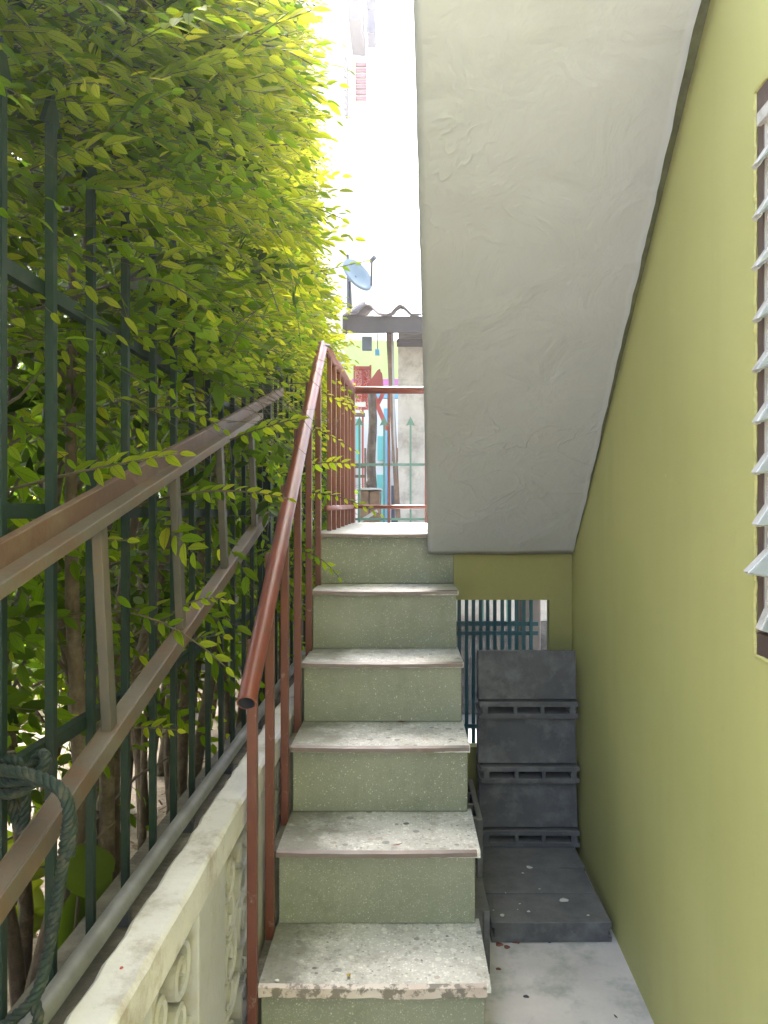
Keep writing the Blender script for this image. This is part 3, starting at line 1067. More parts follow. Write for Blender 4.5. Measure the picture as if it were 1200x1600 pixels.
# landing side and back rails
MB().tube([(-0.346, 3.29, 2.10), (-0.342, 4.0, 2.135), (-0.338, 4.88, 2.172)], 0.0215, 16).build('landing_rail', M['brown'], rl, smooth=True)
MB().tube([(-0.345, 4.90, 2.178), (0.68, 4.90, 2.178)], 0.0235, 16).build('back_rail', M['brown'], rl, smooth=True)
MB().tube([(-0.345, 4.90, 1.433), (0.68, 4.90, 1.433)], 0.013, 12).build('lower_back_rail', M['brown'], rl, smooth=True)
MB().tube([(-0.345, 3.34, 1.41), (-0.340, 4.89, 1.434)], 0.013, 12).build('lower_side_rail', M['brown'], rl, smooth=True)
posts = [(-0.378, 1.895, -0.0), (-0.381, 2.155, 0.185), (-0.380, 2.415, 0.40), (-0.377, 2.68, 0.615), (-0.372, 2.95, 0.83), (-0.366, 3.21, 1.06)]
for (x, Y, z0) in posts:
    MB().box(x - 0.012, x + 0.012, Y - 0.012, Y + 0.012, z0 + 0.002, rail_z(min(Y, 3.2)) - 0.006).build('post', M['brown_post'], rl, bevel=0.002)
for i, Y in enumerate((3.47, 3.70, 3.95, 4.2, 4.45, 4.68)):
    x = -0.345
    MB().box(x - 0.010, x + 0.010, Y - 0.010, Y + 0.010, 1.31, 2.10 + 0.045 * (Y - 3.3)).build('post', M['brown_post'], rl, bevel=0.002)
for x in (-0.342, -0.108, 0.13, 0.37, 0.60):
    wd = 0.016 if x < -0.3 else 0.009
    MB().box(x - wd, x + wd, 4.90 - wd, 4.90 + wd, 1.331, 2.16).build('post', M['brown_post'], rl, bevel=0.002)

# ------------------------------------------------------------------ steel ladder tied to the fence
ld = thing('steel_ladder', 'rusty steel channel ladder lying sideways along the green fence', 'ladder', (-0.47, 1.6, 0.96))
def up_pt(Y, dx=0.0, dz=0.0): return Vector((-0.470 + dx, Y, 1.322 + 0.2545 * (Y - 0.89) + dz))
def lo_pt(Y, dx=0.0, dz=0.0): return Vector((-0.462 + dx, Y, 0.955 + 0.2600 * (Y - 0.89) + dz))


def channel(fn, y0, y1, secs, k_=0.68):
    """secs: (dx0, dx1, dz0, dz1, ymax) boxes swept along the rail"""
    mb_ = MB()
    for (dx0, dx1, dz0, dz1, ym) in secs:
        dx0, dx1, dz0, dz1 = dx0 * k_, dx1 * k_, dz0 * k_ - 0.002, dz1 * k_ - 0.002
        ye = ym or y1
        mb_.hexa([fn(y0, dx0, dz0), fn(y0, dx1, dz0), fn(ye, dx1, dz0), fn(ye, dx0, dz0), fn(y0, dx0, dz1), fn(y0, dx1, dz1), fn(ye, dx1, dz1), fn(ye, dx0, dz1)])
    return mb_


c1 = channel(up_pt, 0.55, 2.46, [(-0.022, 0.016, -0.022, -0.018, None), (0.0162, 0.020, -0.044, -0.0178, None)])
c1.build('side_rail', M['steel'], ld, bevel=0.001, label='grey lower flange of the upper side rail')
channel(up_pt, 0.55, 3.05, [(-0.0265, -0.0225, -0.022, 0.026, None), (-0.044, -0.0267, 0.0225, 0.0265, None)]).build('side_rail', M['rust'], ld, bevel=0.001, label='red brown web of the upper side rail')
channel(lo_pt, 0.55, 2.52, [(-0.020, 0.018, 0.018, 0.022, None), (0.0182, 0.022, -0.022, 0.0222, None), (-0.024, -0.0202, -0.022, 0.022, None)]).build('side_rail', M['steel'], ld, bevel=0.001, label='lower side rail with worn pale edge')
for Y in (0.78, 1.185, 1.57, 1.95, 2.34):
    a, b = up_pt(Y, -0.004, -0.0185), lo_pt(Y + 0.015, -0.001, 0.0095)
    MB().bar(a, b, 0.016, 0.026, (0, 1, 0)).build('rung', M['rungs'], ld, bevel=0.0015)

# ------------------------------------------------------------------ rope
def rope(mb_, pts, r=0.0074, pitch=0.032, n_=10):
    c = catmull(pts, n_)
    # resample evenly
    out = [c[0]]
    acc = 0
    for a, b in zip(c, c[1:]):
        L = (b - a).length
        t = 0.004 - acc
        while t <= L:
            out.append(a + (b - a) * (t / L))
            t += 0.004
        acc = L - (t - 0.004)
    u_ = None
    strands = [[], [], []]
    for i, p in enumerate(out):
        dd = (out[min(i + 1, len(out) - 1)] - out[max(i - 1, 0)]).normalized()
        if u_ is None:
            u_ = dd.orthogonal().normalized()
        u_ = (u_ - dd * u_.dot(dd)).normalized()
        v_ = dd.cross(u_)
        for k_ in range(3):
            a = 2 * math.pi * (i * 0.004 / pitch + k_ / 3)
            strands[k_].append(p + (u_ * math.cos(a) + v_ * math.sin(a)) * (r * 0.52))
    for st in strands:
        mb_.tube(st, r * 0.60, 8)


rp = MB()
rope(rp, [P(-40, 1196, 0.98), P(10, 1204, 0.965), P(45, 1210, 0.955), P(78, 1222, 0.945), P(100, 1240, 0.94), P(108, 1272, 0.945), P(103, 1310, 0.96), P(95, 1370, 0.975), P(84, 1440, 0.985), P(72, 1505, 0.985), P(58, 1550, 0.975), P(38, 1576, 0.97), P(10, 1600, 0.97), P(-30, 1640, 0.96)])
rope(rp, [P(-40, 1212, 0.985), P(10, 1222, 0.975), P(48, 1218, 0.962), P(85, 1228, 0.955), P(104, 1250, 0.95), P(112, 1290, 0.956), P(108, 1340, 0.97)], r=0.0068)
rope(rp, [P(-30, 1240, 0.99), P(20, 1240, 0.985), P(50, 1225, 0.985), P(66, 1200, 0.99), P(72, 1184, 1.0), P(64, 1178, 1.02), P(52, 1192, 1.02), P(40, 1208, 1.0), P(22, 1188, 1.0), P(-20, 1184, 1.02)], r=0.0068)
rope(rp, [P(34, 1222, 1.0), P(40, 1260, 1.005), P(34, 1300, 1.01), P(22, 1270, 1.02), P(10, 1230, 1.02)], r=0.0068)
rope(rp, [P(62, 1545, 0.985), P(54, 1562, 0.975), P(60, 1592, 0.97), P(48, 1612, 0.97), P(24, 1640, 0.965)], r=0.0068)
tag(rp.build('green_rope', M['rope'], smooth=True), 'thick dark green twisted rope knotted round the ladder and fence', 'rope')

# ------------------------------------------------------------------ foliage
LT = np.array([0.0, 0.16, 0.42, 0.72, 1.0])
LW = np.array([0.0, 0.150, 0.205, 0.145, 0.0])
leaf_v = [(t, 0.0, -0.10 * t * t) for t in LT]
for s in (1, -1):
    leaf_v += [(LT[i], s * LW[i], -0.10 * LT[i] ** 2 + 0.055 * (LW[i] / 0.2)) for i in (1, 2, 3)]
leaf_v = np.array(leaf_v)
leaf_f = [(0, 5, 1), (1, 5, 6, 2), (2, 6, 7, 3), (3, 7, 4), (0, 1, 8), (1, 2, 9, 8), (2, 3, 10, 9), (3, 4, 10)]
leaf_uv = np.array([(t, 0.0) for t in LT] + [(LT[i], s * LW[i] / 0.205) for s in (1, -1) for i in (1, 2, 3)])
NLV = len(leaf_v)


def norm(a):
    return a / np.maximum(np.linalg.norm(a, axis=-1, keepdims=True), 1e-9)


def sprigs(root, dirn, nrm, length, young_lit, nl=14, leaf=0.047):
    """vectorised leafy shoots: leaves in two ranks along a drooping stem.
    returns leaf frames (pos, x, y, z, size, age) and the stem nodes"""
    n_ = len(root)
    d_ = norm(dirn)
    nr = norm(nrm - d_ * np.sum(nrm * d_, axis=1, keepdims=True))
    side_ = np.cross(nr, d_)
    SZ = rng.uniform(0.70, 1.15, (n_, 1))
    droop = rng.uniform(0.08, 0.36, (n_, 1))
    bend = rng.uniform(-0.25, 0.25, (n_, 1))
    fr_ = []
    K = 6
    nodes = []
    for kk in range(K):
        t = kk / (K - 1)
        nodes.append(root + d_ * length * t + side_ * bend * length * t * t + np.array([[0, 0, -1.0]]) * droop * length * t * t)
    for j in range(nl):
        t = (0.12 + 0.88 * (j + 0.5) / nl) if j < nl - 1 else 1.0
        pos = root + d_ * length * t + side_ * bend * length * t * t + np.array([[0, 0, -1.0]]) * droop * length * t * t
        tan = norm(d_ + side_ * bend * 2 * t + np.array([[0, 0, -1.0]]) * droop * 2 * t)
        sg = 1 if j % 2 == 0 else -1
        ang = rng.uniform(R(42), R(60), (n_, 1)) * (1.0 - 0.45 * t)
        if j == nl - 1:
            ang = ang * 0.1
        lift = rng.normal(-0.08, 0.13, (n_, 1))
        x_ = norm(tan * np.cos(ang) + sg * side_ * np.sin(ang) + nr * lift + np.array([[0, 0, -1.0]]) * rng.uniform(0.0, 0.18, (n_, 1)))
        nz = norm(nr + sg * side_ * rng.normal(0.0, 0.16, (n_, 1)) + rng.normal(0, 0.12, (n_, 3)))
        y_ = norm(np.cross(nz, x_))
        z_ = np.cross(x_, y_)
        sz = leaf * (0.70 + 0.30 * math.sin(math.pi * min(1, t * 0.9 + 0.15))) * rng.uniform(0.78, 1.12, (n_, 1)) * SZ
        age_light = np.clip(young_lit + 0.35 * (t - 0.5)[..., None] if isinstance(t, np.ndarray) else young_lit + 0.30 * (t - 0.55) + rng.normal(0, 0.08, (n_, 1)), 0, 1)
        age_light = np.where(rng.random((n_, 1)) < 0.02, 1.0, age_light)
        keep = rng.random(n_) < 0.92
        fr_.append((pos[keep], x_[keep], y_[keep], z_[keep], sz[keep], age_light[keep]))
    out = [np.concatenate([f[i] for f in fr_]) for i in range(6)]
    return out, nodes


def leaf_object(name, frames, parent):
    pos, x_, y_, z_, sz, age_light = frames
    n_ = len(pos)
    lv = leaf_v[None] * sz[:, None, :]
    wv = pos[:, None, :] + lv[..., 0:1] * x_[:, None] + lv[..., 1:2] * y_[:, None] + lv[..., 2:3] * z_[:, None]
    wv = wv - np.array(ORG[parent.name])[None, None]
    me = bpy.data.meshes.new(name)
    me.vertices.add(n_ * NLV)
    me.vertices.foreach_set('co', wv.reshape(-1).astype(np.float32))
    loops = np.array([i for f in leaf_f for i in f])
    tot = np.array([len(f) for f in leaf_f])
    L_ = len(loops)
    me.loops.add(n_ * L_)
    me.loops.foreach_set('vertex_index', (loops[None] + (np.arange(n_) * NLV)[:, None]).reshape(-1).astype(np.int32))
    me.polygons.add(n_ * len(tot))
    st = np.concatenate([[0], np.cumsum(tot)[:-1]])
    me.polygons.foreach_set('loop_start', (st[None] + (np.arange(n_) * L_)[:, None]).reshape(-1).astype(np.int32))
    me.polygons.foreach_set('loop_total', np.tile(tot, n_).astype(np.int32))
    me.polygons.foreach_set('use_smooth', np.ones(n_ * len(tot), dtype=bool))
    a = me.attributes.new('age', 'FLOAT', 'POINT')
    a.data.foreach_set('value', np.repeat(age_light[:, 0], NLV).astype(np.float32))
    b_ = me.attributes.new('blade', 'FLOAT_VECTOR', 'POINT')
    uvz = np.concatenate([leaf_uv, np.zeros((NLV, 1))], axis=1)
    b_.data.foreach_set('vector', np.tile(uvz, (n_, 1)).reshape(-1).astype(np.float32))
    me.materials.append(M['leaf'])
    me.update(calc_edges=True)
    me.validate()
    o = bpy.data.objects.new(name, me)
    COL.objects.link(o)
    o.parent = parent
    return o


def stem_object(name, nodes, parent, r0=0.0016, mat=None):
    K = len(nodes)
    n_ = len(nodes[0])
    A = np.stack(nodes, axis=1)                      # n, K, 3
    tan = norm(A[:, -1] - A[:, 0])
    ref = np.where(np.abs(tan[:, 2:3]) > 0.9, np.array([[1.0, 0, 0]]), np.array([[0, 0, 1.0]]))
    u_ = norm(np.cross(tan, ref))
    v_ = np.cross(tan, u_)
    vv_ = []
    for kk in range(K):
        rr_ = r0 * (1 - 0.6 * kk / (K - 1))
        for j in range(3):
            a = 2 * math.pi * j / 3
            vv_.append(A[:, kk] + rr_ * (u_ * math.cos(a) + v_ * math.sin(a)))
    V_ = np.stack(vv_, axis=1) - np.array(ORG[parent.name])[None, None]
    ff_ = []
    for kk in range(K - 1):
        for j in range(3):
            ff_.append((kk * 3 + j, kk * 3 + (j + 1) % 3, (kk + 1) * 3 + (j + 1) % 3, (kk + 1) * 3 + j))
    ff_ = np.array(ff_)
    me = bpy.data.meshes.new(name)
    me.vertices.add(n_ * K * 3)
    me.vertices.foreach_set('co', V_.reshape(-1).astype(np.float32))
    nf = len(ff_)
    me.loops.add(n_ * nf * 4)
    me.loops.foreach_set('vertex_index', (ff_.reshape(-1)[None] + (np.arange(n_) * K * 3)[:, None]).reshape(-1).astype(np.int32))
    me.polygons.add(n_ * nf)
    me.polygons.foreach_set('loop_start', (np.arange(n_ * nf) * 4).astype(np.int32))
    me.polygons.foreach_set('loop_total', np.full(n_ * nf, 4, dtype=np.int32))
    me.materials.append(mat or M['twig'])
    me.update(calc_edges=True)
    me.validate()
    o = bpy.data.objects.new(name, me)
    COL.objects.link(o)
    o.parent = parent
    return o


def x_out(Y, Z):
    """outer (stair side) limit of the hedge at a height"""
    prof = np.interp(Z, [0.3, 0.9, 1.3, 1.6, 1.75, 1.95, 2.15, 2.4, 2.7, 3.0, 3.8], [-0.80, -0.70, -0.60, -0.56, -0.47, -0.37, -0.30, -0.33, -0.49, -0.66, -1.0])
    prof = np.where(Y > 3.3, np.maximum(prof, -0.47), prof)  # far hedge kept full high up, to shut out the sun
    # close to the camera it is held back a little, further off it hangs over the handrail less
    return prof + 0.05 * np.sin(Y * 2.3 + Z * 1.7) + np.interp(Y, [0.6, 1.20, 1.42, 2.0, 3.2, 4.2, 5.2], [-0.26, -0.20, -0.03, 0.0, -0.05, -0.13, -0.22]) * (Z > 1.55) * np.where(Y > 2.0, 1.0, np.interp(Z, [1.55, 2.0, 2.3], [1.0, 1.0, 0.45]))


GH = 'hedge shrubs behind the green bar fence'
shrubs = [(0.95, 'hedge shrub at the left photo edge behind the rope and first fence bars'),
          (1.75, 'hedge shrub behind the thick end of the ladder with dark stems'),
          (2.6, 'hedge shrub behind the middle of the fence, twigs reaching over the ladder'),
          (3.5, 'hedge shrub beside the top of the brown handrail'),
          (4.5, 'farthest hedge shrub, beside the landing railing')]
bounds = [0.70, 1.35, 2.18, 3.05, 4.0, 5.75]
shrub_obj = []
for si, (yc, lab) in enumerate(shrubs):
    sh = thing('hedge_shrub', lab, 'shrub', (-0.85, yc, 0.28), GH)
    shrub_obj.append(sh)
    # stems
    tips = []
    for k_ in range(15 if si < 3 else 8):
        bx = -0.72 - 0.45 * random.random()
        by = yc + random.uniform(-0.36, 0.36)
        p = Vector((bx, by, 0.27))
        path, rad = [p.copy()], [random.uniform(0.012, 0.026)]
        lean = Vector((random.uniform(-0.10, 0.14), random.uniform(-0.16, 0.16), 1))
        hgt = random.uniform(0.75, 1.0) * min(2.9, 1.2 + 0.7 * yc)
        st = 12
        for q in range(st):
            lean += Vector((random.uniform(-0.13, 0.13), random.uniform(-0.13, 0.13), 0))
            lean.z = 1
            p = p + lean * (hgt / st)
            p.x = min(max(p.x, -1.4), -0.68)
            path.append(p.copy())
            rad.append(rad[0] * (1 - 0.8 * (q + 1) / st))
        MB().tube(path, rad, 7).build('stem', M['bark'], sh, smooth=True)
        tips.append(path)
    # thin side branches
    br = MB()
    for path in tips:
        for q in range(8):
            a = path[random.randrange(2, len(path) - 1)]
            dv = Vector((random.uniform(-0.8, 0.6), random.uniform(-0.8, 0.8), random.uniform(0.0, 0.9))).normalized()
            L_ = random.uniform(0.15, 0.35)
            if a.x + dv.x * L_ > -0.60:
                continue
            br.tube([a, a + dv * L_ * 0.5 + Vector((0, 0, 0.02)), a + dv * L_ + Vector((0, 0, -0.02))], [0.005, 0.0035, 0.002], 4)
    stuff(br.build('branch', M['bark'], sh))
    # foliage: shell towards the stairs, dense crown above, loose dark interior
    y0, y1 = bounds[si], bounds[si + 1]
    span = y1 - y0
    n_sh = int(960 * span)
    n_in = int((950 if si < 3 else 3400) * span)
    n_lo = int(200 * span)
    Zs = np.concatenate([rng.uniform(1.66, 4.2, n_sh), rng.uniform(0.95, 4.2 if si < 3 else 4.7, n_in), rng.uniform(0.75, 1.9, n_lo)])
    Ys = rng.uniform(y0, y1, len(Zs))
    if si >= 3:
        hi = slice(n_sh, n_sh + n_in // 2)
        Zs[hi] = rng.uniform(2.4, 4.6, n_in // 2)  # extra high shoots, added to keep the sun off floor and steps
    top = 1.38 + 0.70 * Ys + 0.28
    Zs = np.where(Zs > top, 1.0 + (Zs - 1.0) * (top - 1.0) / 2.9, Zs)
    xo = x_out(Ys, Zs) + np.concatenate([np.clip(rng.normal(-0.03, 0.075, n_sh), -0.3, 0.05), np.zeros(len(Zs) - n_sh)])
    xo[n_sh + n_in:] += np.where(Ys[n_sh + n_in:] > 1.7, 0.13, 0.02) * (Zs[n_sh + n_in:] > 1.1)
    depth = np.concatenate([rng.exponential(0.13, n_sh) + 0.17, rng.uniform(0.15, 1.0, n_in) * np.interp(Zs[n_sh:n_sh + n_in], [1.5, 2.1, 2.6], [1.5, 0.9, 0.5]) * np.where(Ys[n_sh:n_sh + n_in] > 2.9, 1.9, 1.0), rng.uniform(0.05, 0.45, n_lo)])
    if si >= 3:
        depth[hi] = rng.uniform(0.1, 1.2, n_in // 2)
    root = np.stack([xo - depth, Ys, Zs], axis=1)
    # the crown is thin near the lens: fewer inner shoots high up, so the sky gets through
    inner = (np.arange(len(Zs)) >= n_sh) & (Zs > 2.0) & (Ys < 2.6)
    gone = inner & (rng.random(len(Zs)) < 0.72)
    dirn = np.stack([rng.uniform(0.6, 1.0, len(Zs)), rng.normal(-0.10, 0.34, len(Zs)), rng.normal(0.20, 0.20, len(Zs))], axis=1)
    k0 = n_sh
    dirn[k0:] = np.stack([rng.normal(0.1, 0.7, len(Zs) - k0), rng.normal(0, 0.7, len(Zs) - k0), rng.normal(0.1, 0.5, len(Zs) - k0)], axis=1)
    nrm = np.stack([rng.normal(0.05, 0.30, len(Zs)), rng.normal(-0.90, 0.40, len(Zs)), np.full(len(Zs), 0.50)], axis=1)
    length = np.concatenate([rng.uniform(0.36, 0.62, n_sh), rng.uniform(0.24, 0.44, len(Zs) - n_sh)])[:, None]
    young_lit = np.concatenate([np.clip(rng.normal(0.62, 0.2, n_sh) + 0.22 * (Zs[:n_sh] - 2.1) + 0.08 * (Ys[:n_sh] - 2.0), 0, 1), rng.uniform(0.0, 0.26, n_in), rng.uniform(0.1, 0.55, n_lo)])[:, None]  # leaf youth, plus light high up and shade inside put into the colour
    # keep the tips out of the stairwell
    tipx = root[:, 0] + norm(dirn)[:, 0] * length[:, 0]
    over = tipx - (xo + 0.06)
    root[:, 0] -= np.maximum(over, 0)
    keep_ = ~gone[k0:]
    fa_, na_ = sprigs(root[:k0], dirn[:k0], nrm[:k0], length[:k0], young_lit[:k0], 20, 0.050)
    fb_, nb_ = sprigs(root[k0:][keep_], dirn[k0:][keep_], nrm[k0:][keep_], length[k0:][keep_], young_lit[k0:][keep_], 13, 0.060)
    fr_ = [np.concatenate([p, q]) for p, q in zip(fa_, fb_)]
    nodes = [np.concatenate([p, q]) for p, q in zip(na_, nb_)]
    ok = ~((fr_[0][:, 0] > -0.40) & (fr_[0][:, 2] < 1.95))
    fx, fy, fz = fr_[0][:, 0], fr_[0][:, 1], fr_[0][:, 2]
    ok &= ~((fx > -0.56) & (fy > 1.5) & (fy < 3.15) & (np.abs(fz - (1.322 + 0.2545 * (fy - 0.89))) < 0.09))
    # leaves stay clear of the handrail and never come closer than arm's length to the lens
    ok &= np.linalg.norm(fr_[0] - np.array([[0, 0, CAMZ]]), axis=1) > 0.85
    fr_ = [f[ok] for f in fr_]
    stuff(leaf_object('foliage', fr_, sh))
    stuff(stem_object('twigs', nodes, sh))

# single shoots that stand out in front of the mass: (root px, py, Y) -> (tip px, py, Y), leaf length, youth
shoots = [
    (90, 745, 1.28, 262, 752, 1.16, 0.046, 0.72), (270, 775, 1.62, 452, 788, 1.42, 0.044, 0.75),
    (352, 690, 2.0, 470, 668, 1.9, 0.043, 0.70), (190, 955, 1.5, 352, 1012, 1.42, 0.046, 0.62),
    (262, 965, 1.6, 365, 900, 1.5, 0.042, 0.68), (110, 835, 1.3, 172, 880, 1.2, 0.044, 0.70),
    (462, 770, 3.0, 588, 788, 2.75, 0.047, 0.72), (468, 660, 3.1, 545, 705, 3.0, 0.046, 0.85),
    (465, 860, 2.9, 535, 880, 2.8, 0.046, 0.62), (205, 150, 1.45, 510, 32, 1.35, 0.052, 0.90),
    (335, 330, 2.3, 548, 297, 2.1, 0.050, 0.72), (350, 245, 1.9, 486, 222, 1.8, 0.048, 0.85),
    (190, 1140, 1.6, 272, 1148, 1.5, 0.040, 0.7), (300, 1000, 1.9, 342, 1006, 1.75, 0.038, 0.6),
    (190, 440, 1.5, 336, 436, 1.4, 0.048, 0.62), (390, 455, 2.7, 565, 438, 2.5, 0.050, 0.5),
    (110, 540, 1.35, 20, 532, 1.25, 0.046, 0.55), (30, 620, 1.3, 78, 585, 1.25, 0.046, 0.5),
    (350, 170, 1.7, 478, 125, 1.6, 0.048, 0.92), (230, 640, 1.6, 352, 640, 1.5, 0.045, 0.62),
    (300, 590, 1.9, 440, 575, 1.8, 0.046, 0.62), (475, 730, 3.1, 550, 720, 3.0, 0.046, 0.8),
    (480, 600, 3.3, 535, 640, 3.2, 0.046, 0.88), (330, 70, 1.6, 500, 75, 1.5, 0.050, 0.92)]
ages = [0.35, 0.5, 0.62, 0.75, 0.9]
leaf_meshes = []
for a in ages:
    me = bpy.data.meshes.new('leaf')
    me.from_pydata([tuple(p) for p in leaf_v], [], leaf_f)
    at_ = me.attributes.new('age', 'FLOAT', 'POINT')
    at_.data.foreach_set('value', [a] * NLV)
    b_ = me.attributes.new('blade', 'FLOAT_VECTOR', 'POINT')
    b_.data.foreach_set('vector', np.concatenate([leaf_uv, np.zeros((NLV, 1))], axis=1).reshape(-1).astype(np.float32))
    me.polygons.foreach_set('use_smooth', [True] * len(leaf_f))
    me.materials.append(M['leaf'])
    leaf_meshes.append(me)
for (ax, ay, aY, bx, by, bY, ls, yg) in shoots:
    a, b = P(ax, ay, aY), P(bx, by, bY)
    si = min(range(len(shrubs)), key=lambda i: abs(shrubs[i][0] - aY))
    sh = shrub_obj[si]
    L_ = (b - a).length
    nl = max(6, min(17, int(L_ / 0.019)))
    d_ = (b - a + Vector((0, 0, 0.18 * L_))).normalized()
    fr_, nodes = sprigs(np.array([a]), np.array([d_]), np.array([[0.05, -0.95, 0.6]]), np.array([[L_]]), np.array([[yg]]), nl, ls)
    # stem, run back into the hedge
    pts_ = [Vector(n_[0]) for n_ in nodes]
    back = pts_[0] - d_ * 0.22 + Vector((-0.20, 0.05, -0.05))
    stem = MB().tube([back] + pts_, [0.0032] + [0.0026 - 0.0003 * i for i in range(len(pts_))], 6)
    so = stem.build('shoot', M['twig'], sh, smooth=True)
    pos, x_, y_, z_, sz, age_light = fr_
    for i in range(len(pos)):
        lo = bpy.data.objects.new('leaf', leaf_meshes[int(np.argmin([abs(age_light[i, 0] - q) for q in ages]))])
        COL.objects.link(lo)
        lo.parent = so
        mt = Matrix(((x_[i, 0], y_[i, 0], z_[i, 0], 0), (x_[i, 1], y_[i, 1], z_[i, 1], 0), (x_[i, 2], y_[i, 2], z_[i, 2], 0), (0, 0, 0, 1)))
        lo.matrix_local = Matrix.Translation(Vector(pos[i]) - ORG[sh.name]) @ mt @ Matrix.Scale(float(sz[i, 0]), 4)

# plants on the garden ground, seen low between the bars
def broad_leaf(mb_, base_, tip, wd, nseg=8, fold=0.15):
    base_, tip = Vector(base_), Vector(tip)
    d_ = tip - base_
    s = d_.cross(Vector((0.5, -0.6, 0.5))).normalized()
    nn = s.cross(d_).normalized()
    vv_, ff_ = [], []
    for i in range(nseg + 1):
        t = i / nseg
        ww = wd * math.sin(math.pi * min(1, t * 0.96 + 0.04)) ** 0.8
        c = base_ + d_ * t + nn * (0.25 * d_.length * t * (1 - t))
        vv_ += [c - s * ww / 2 + nn * ww * fold, c, c + s * ww / 2 + nn * ww * fold]
    for i in range(nseg):
        o = i * 3
        ff_ += [(o, o + 1, o + 4, o + 3), (o + 1, o + 2, o + 5, o + 4)]
    return mb_.add(vv_, ff_)


M['broad'] = leaf_mat()
_m = M['broad']
hp_ = thing('leafy_plant', 'dark plant with big rounded leaf behind the grey pipe', 'plant', (-0.66, 1.5, 0.28))
def set_age(o, a):
    at_ = o.data.attributes.new('age', 'FLOAT', 'POINT')
    at_.data.foreach_set('value', [a] * len(o.data.vertices))
    return o
for (a, b, wd, ag) in [((-0.66, 1.49, 0.52), P(138, 1405, 1.47), 0.10, 0.18), ((-0.70, 1.55, 0.45), P(170, 1340, 1.6), 0.09, 0.15), ((-0.70, 1.5, 0.4), P(120, 1380, 1.55), 0.07, 0.3)]:
    set_age(broad_leaf(MB(), P(130, 1318, 1.5) if wd == 0.10 else a, b, wd).build('leaf', M['leaf'], hp_, smooth=True), ag)
MB().tube([(-0.70, 1.6, 0.27), (-0.66, 1.52, 0.5), P(130, 1318, 1.5)], [0.006, 0.004, 0.003], 6).build('stalk', M['twig'], hp_)
lp_ = thing('leafy_plant', 'pale green leafy plant low at the left edge under the rope', 'plant', (-1.0, 1.9, 0.28))
for i in range(26):
    a = Vector((-1.0 + random.uniform(-0.08, 0.08), 1.9 + random.uniform(-0.1, 0.1), 0.28 + random.uniform(0.05, 0.28)))
    an = random.uniform(0, 2 * math.pi)
    b = a + Vector((math.cos(an) * 0.13, math.sin(an) * 0.13, random.uniform(-0.03, 0.09)))
    set_age(broad_leaf(MB(), a, b, 0.045).build('leaf', M['leaf'], lp_, smooth=True), random.uniform(0.55, 0.85))
for i in range(5):
    MB().tube([(-1.0, 1.9, 0.27), (-1.0 + random.uniform(-.1, .1), 1.9 + random.uniform(-.1, .1), 0.55)], [0.005, 0.003], 5).build('stalk', M['twig'], lp_)

# undergrowth further into the garden: reads as one mass
n_ = 1500
class _Root: pass
ug = bpy.data.objects.new('garden_undergrowth', None)
rootp = np.stack([rng.uniform(-5.5, -2.2, n_), rng.uniform(-0.5, 7.5, n_), 0.28 + np.abs(rng.normal(0, 0.45, n_))], axis=1)
dd = rng.normal(0, 1, (n_, 3)); dd[:, 2] = np.abs(dd[:, 2]) * 0.6
fr_, nodes = sprigs(rootp, dd, np.tile([[0.1, -0.1, 1.0]], (n_, 1)), rng.uniform(0.3, 0.6, (n_, 1)), rng.uniform(0.35, 0.8, (n_, 1)), 10, 0.10)
ORG['garden_undergrowth'] = Vector((0, 0, 0))
uo = leaf_object('garden_undergrowth', fr_, ug)
uo.parent = None
bpy.data.objects.remove(ug)
uo.name = 'garden_undergrowth'
stuff(uo)
tag(uo, 'bright leafy undergrowth glimpsed in the garden behind the hedge stems', 'undergrowth')
tag(MB().box(-6.5, -6.35, -3, 9, 0.25, 2.3).build('boundary_wall', M['cream_house']), 'sunlit pale boundary wall glimpsed far behind the hedge', 'wall')
# dry litter on the ground behind the fence
lt = MB()
for i in range(420):
    x, y, z = random.uniform(-1.6, -0.62), random.uniform(0.8, 4.0), 0.282
    a = random.uniform(0, 6.28)
    l = random.uniform(0.015, 0.05)
    lt.bar((x, y, z + 0.003), (x + math.cos(a) * l, y + math.sin(a) * l, z + random.uniform(0.003, 0.02)), 0.008, 0.002)
tag(stuff(lt.build('leaf_litter', M['deadleaf'])), 'dry brown leaf litter on the ground behind the fence', 'leaf litter')

# ------------------------------------------------------------------ what lies beyond the landing
# tiled house on the right: eave, fascia, bare column
EY = 7.0
hs_ = thing('tiled_house', 'house with wavy tiled eave and bare grey column beyond the landing', 'house', (0.6, 7.6, 1.0))
ex0, ex1 = P(541, 0, EY).x, 3.4
fz1, fz0 = P(0, 494, EY).z, P(0, 519, EY).z
MB().box(ex0, ex1, EY, EY + 0.04, fz0, fz1).build('fascia', M['fascia'], hs_)
# bargeboard end seen obliquely at the left
MB().hexa([(ex0 - 0.035, EY + 0.0, fz0 - 0.02), (ex0 - 0.003, EY, fz0 - 0.02), (ex0 + 0.10, EY + 1.4, fz0 + 0.45), (ex0 + 0.07, EY + 1.4, fz0 + 0.45),
           (ex0 - 0.035, EY + 0.0, fz1 + 0.01), (ex0 - 0.003, EY, fz1 + 0.01), (ex0 + 0.10, EY + 1.4, fz1 + 0.52), (ex0 + 0.07, EY + 1.4, fz1 + 0.52)]).build('bargeboard', M['fascia'], hs_)
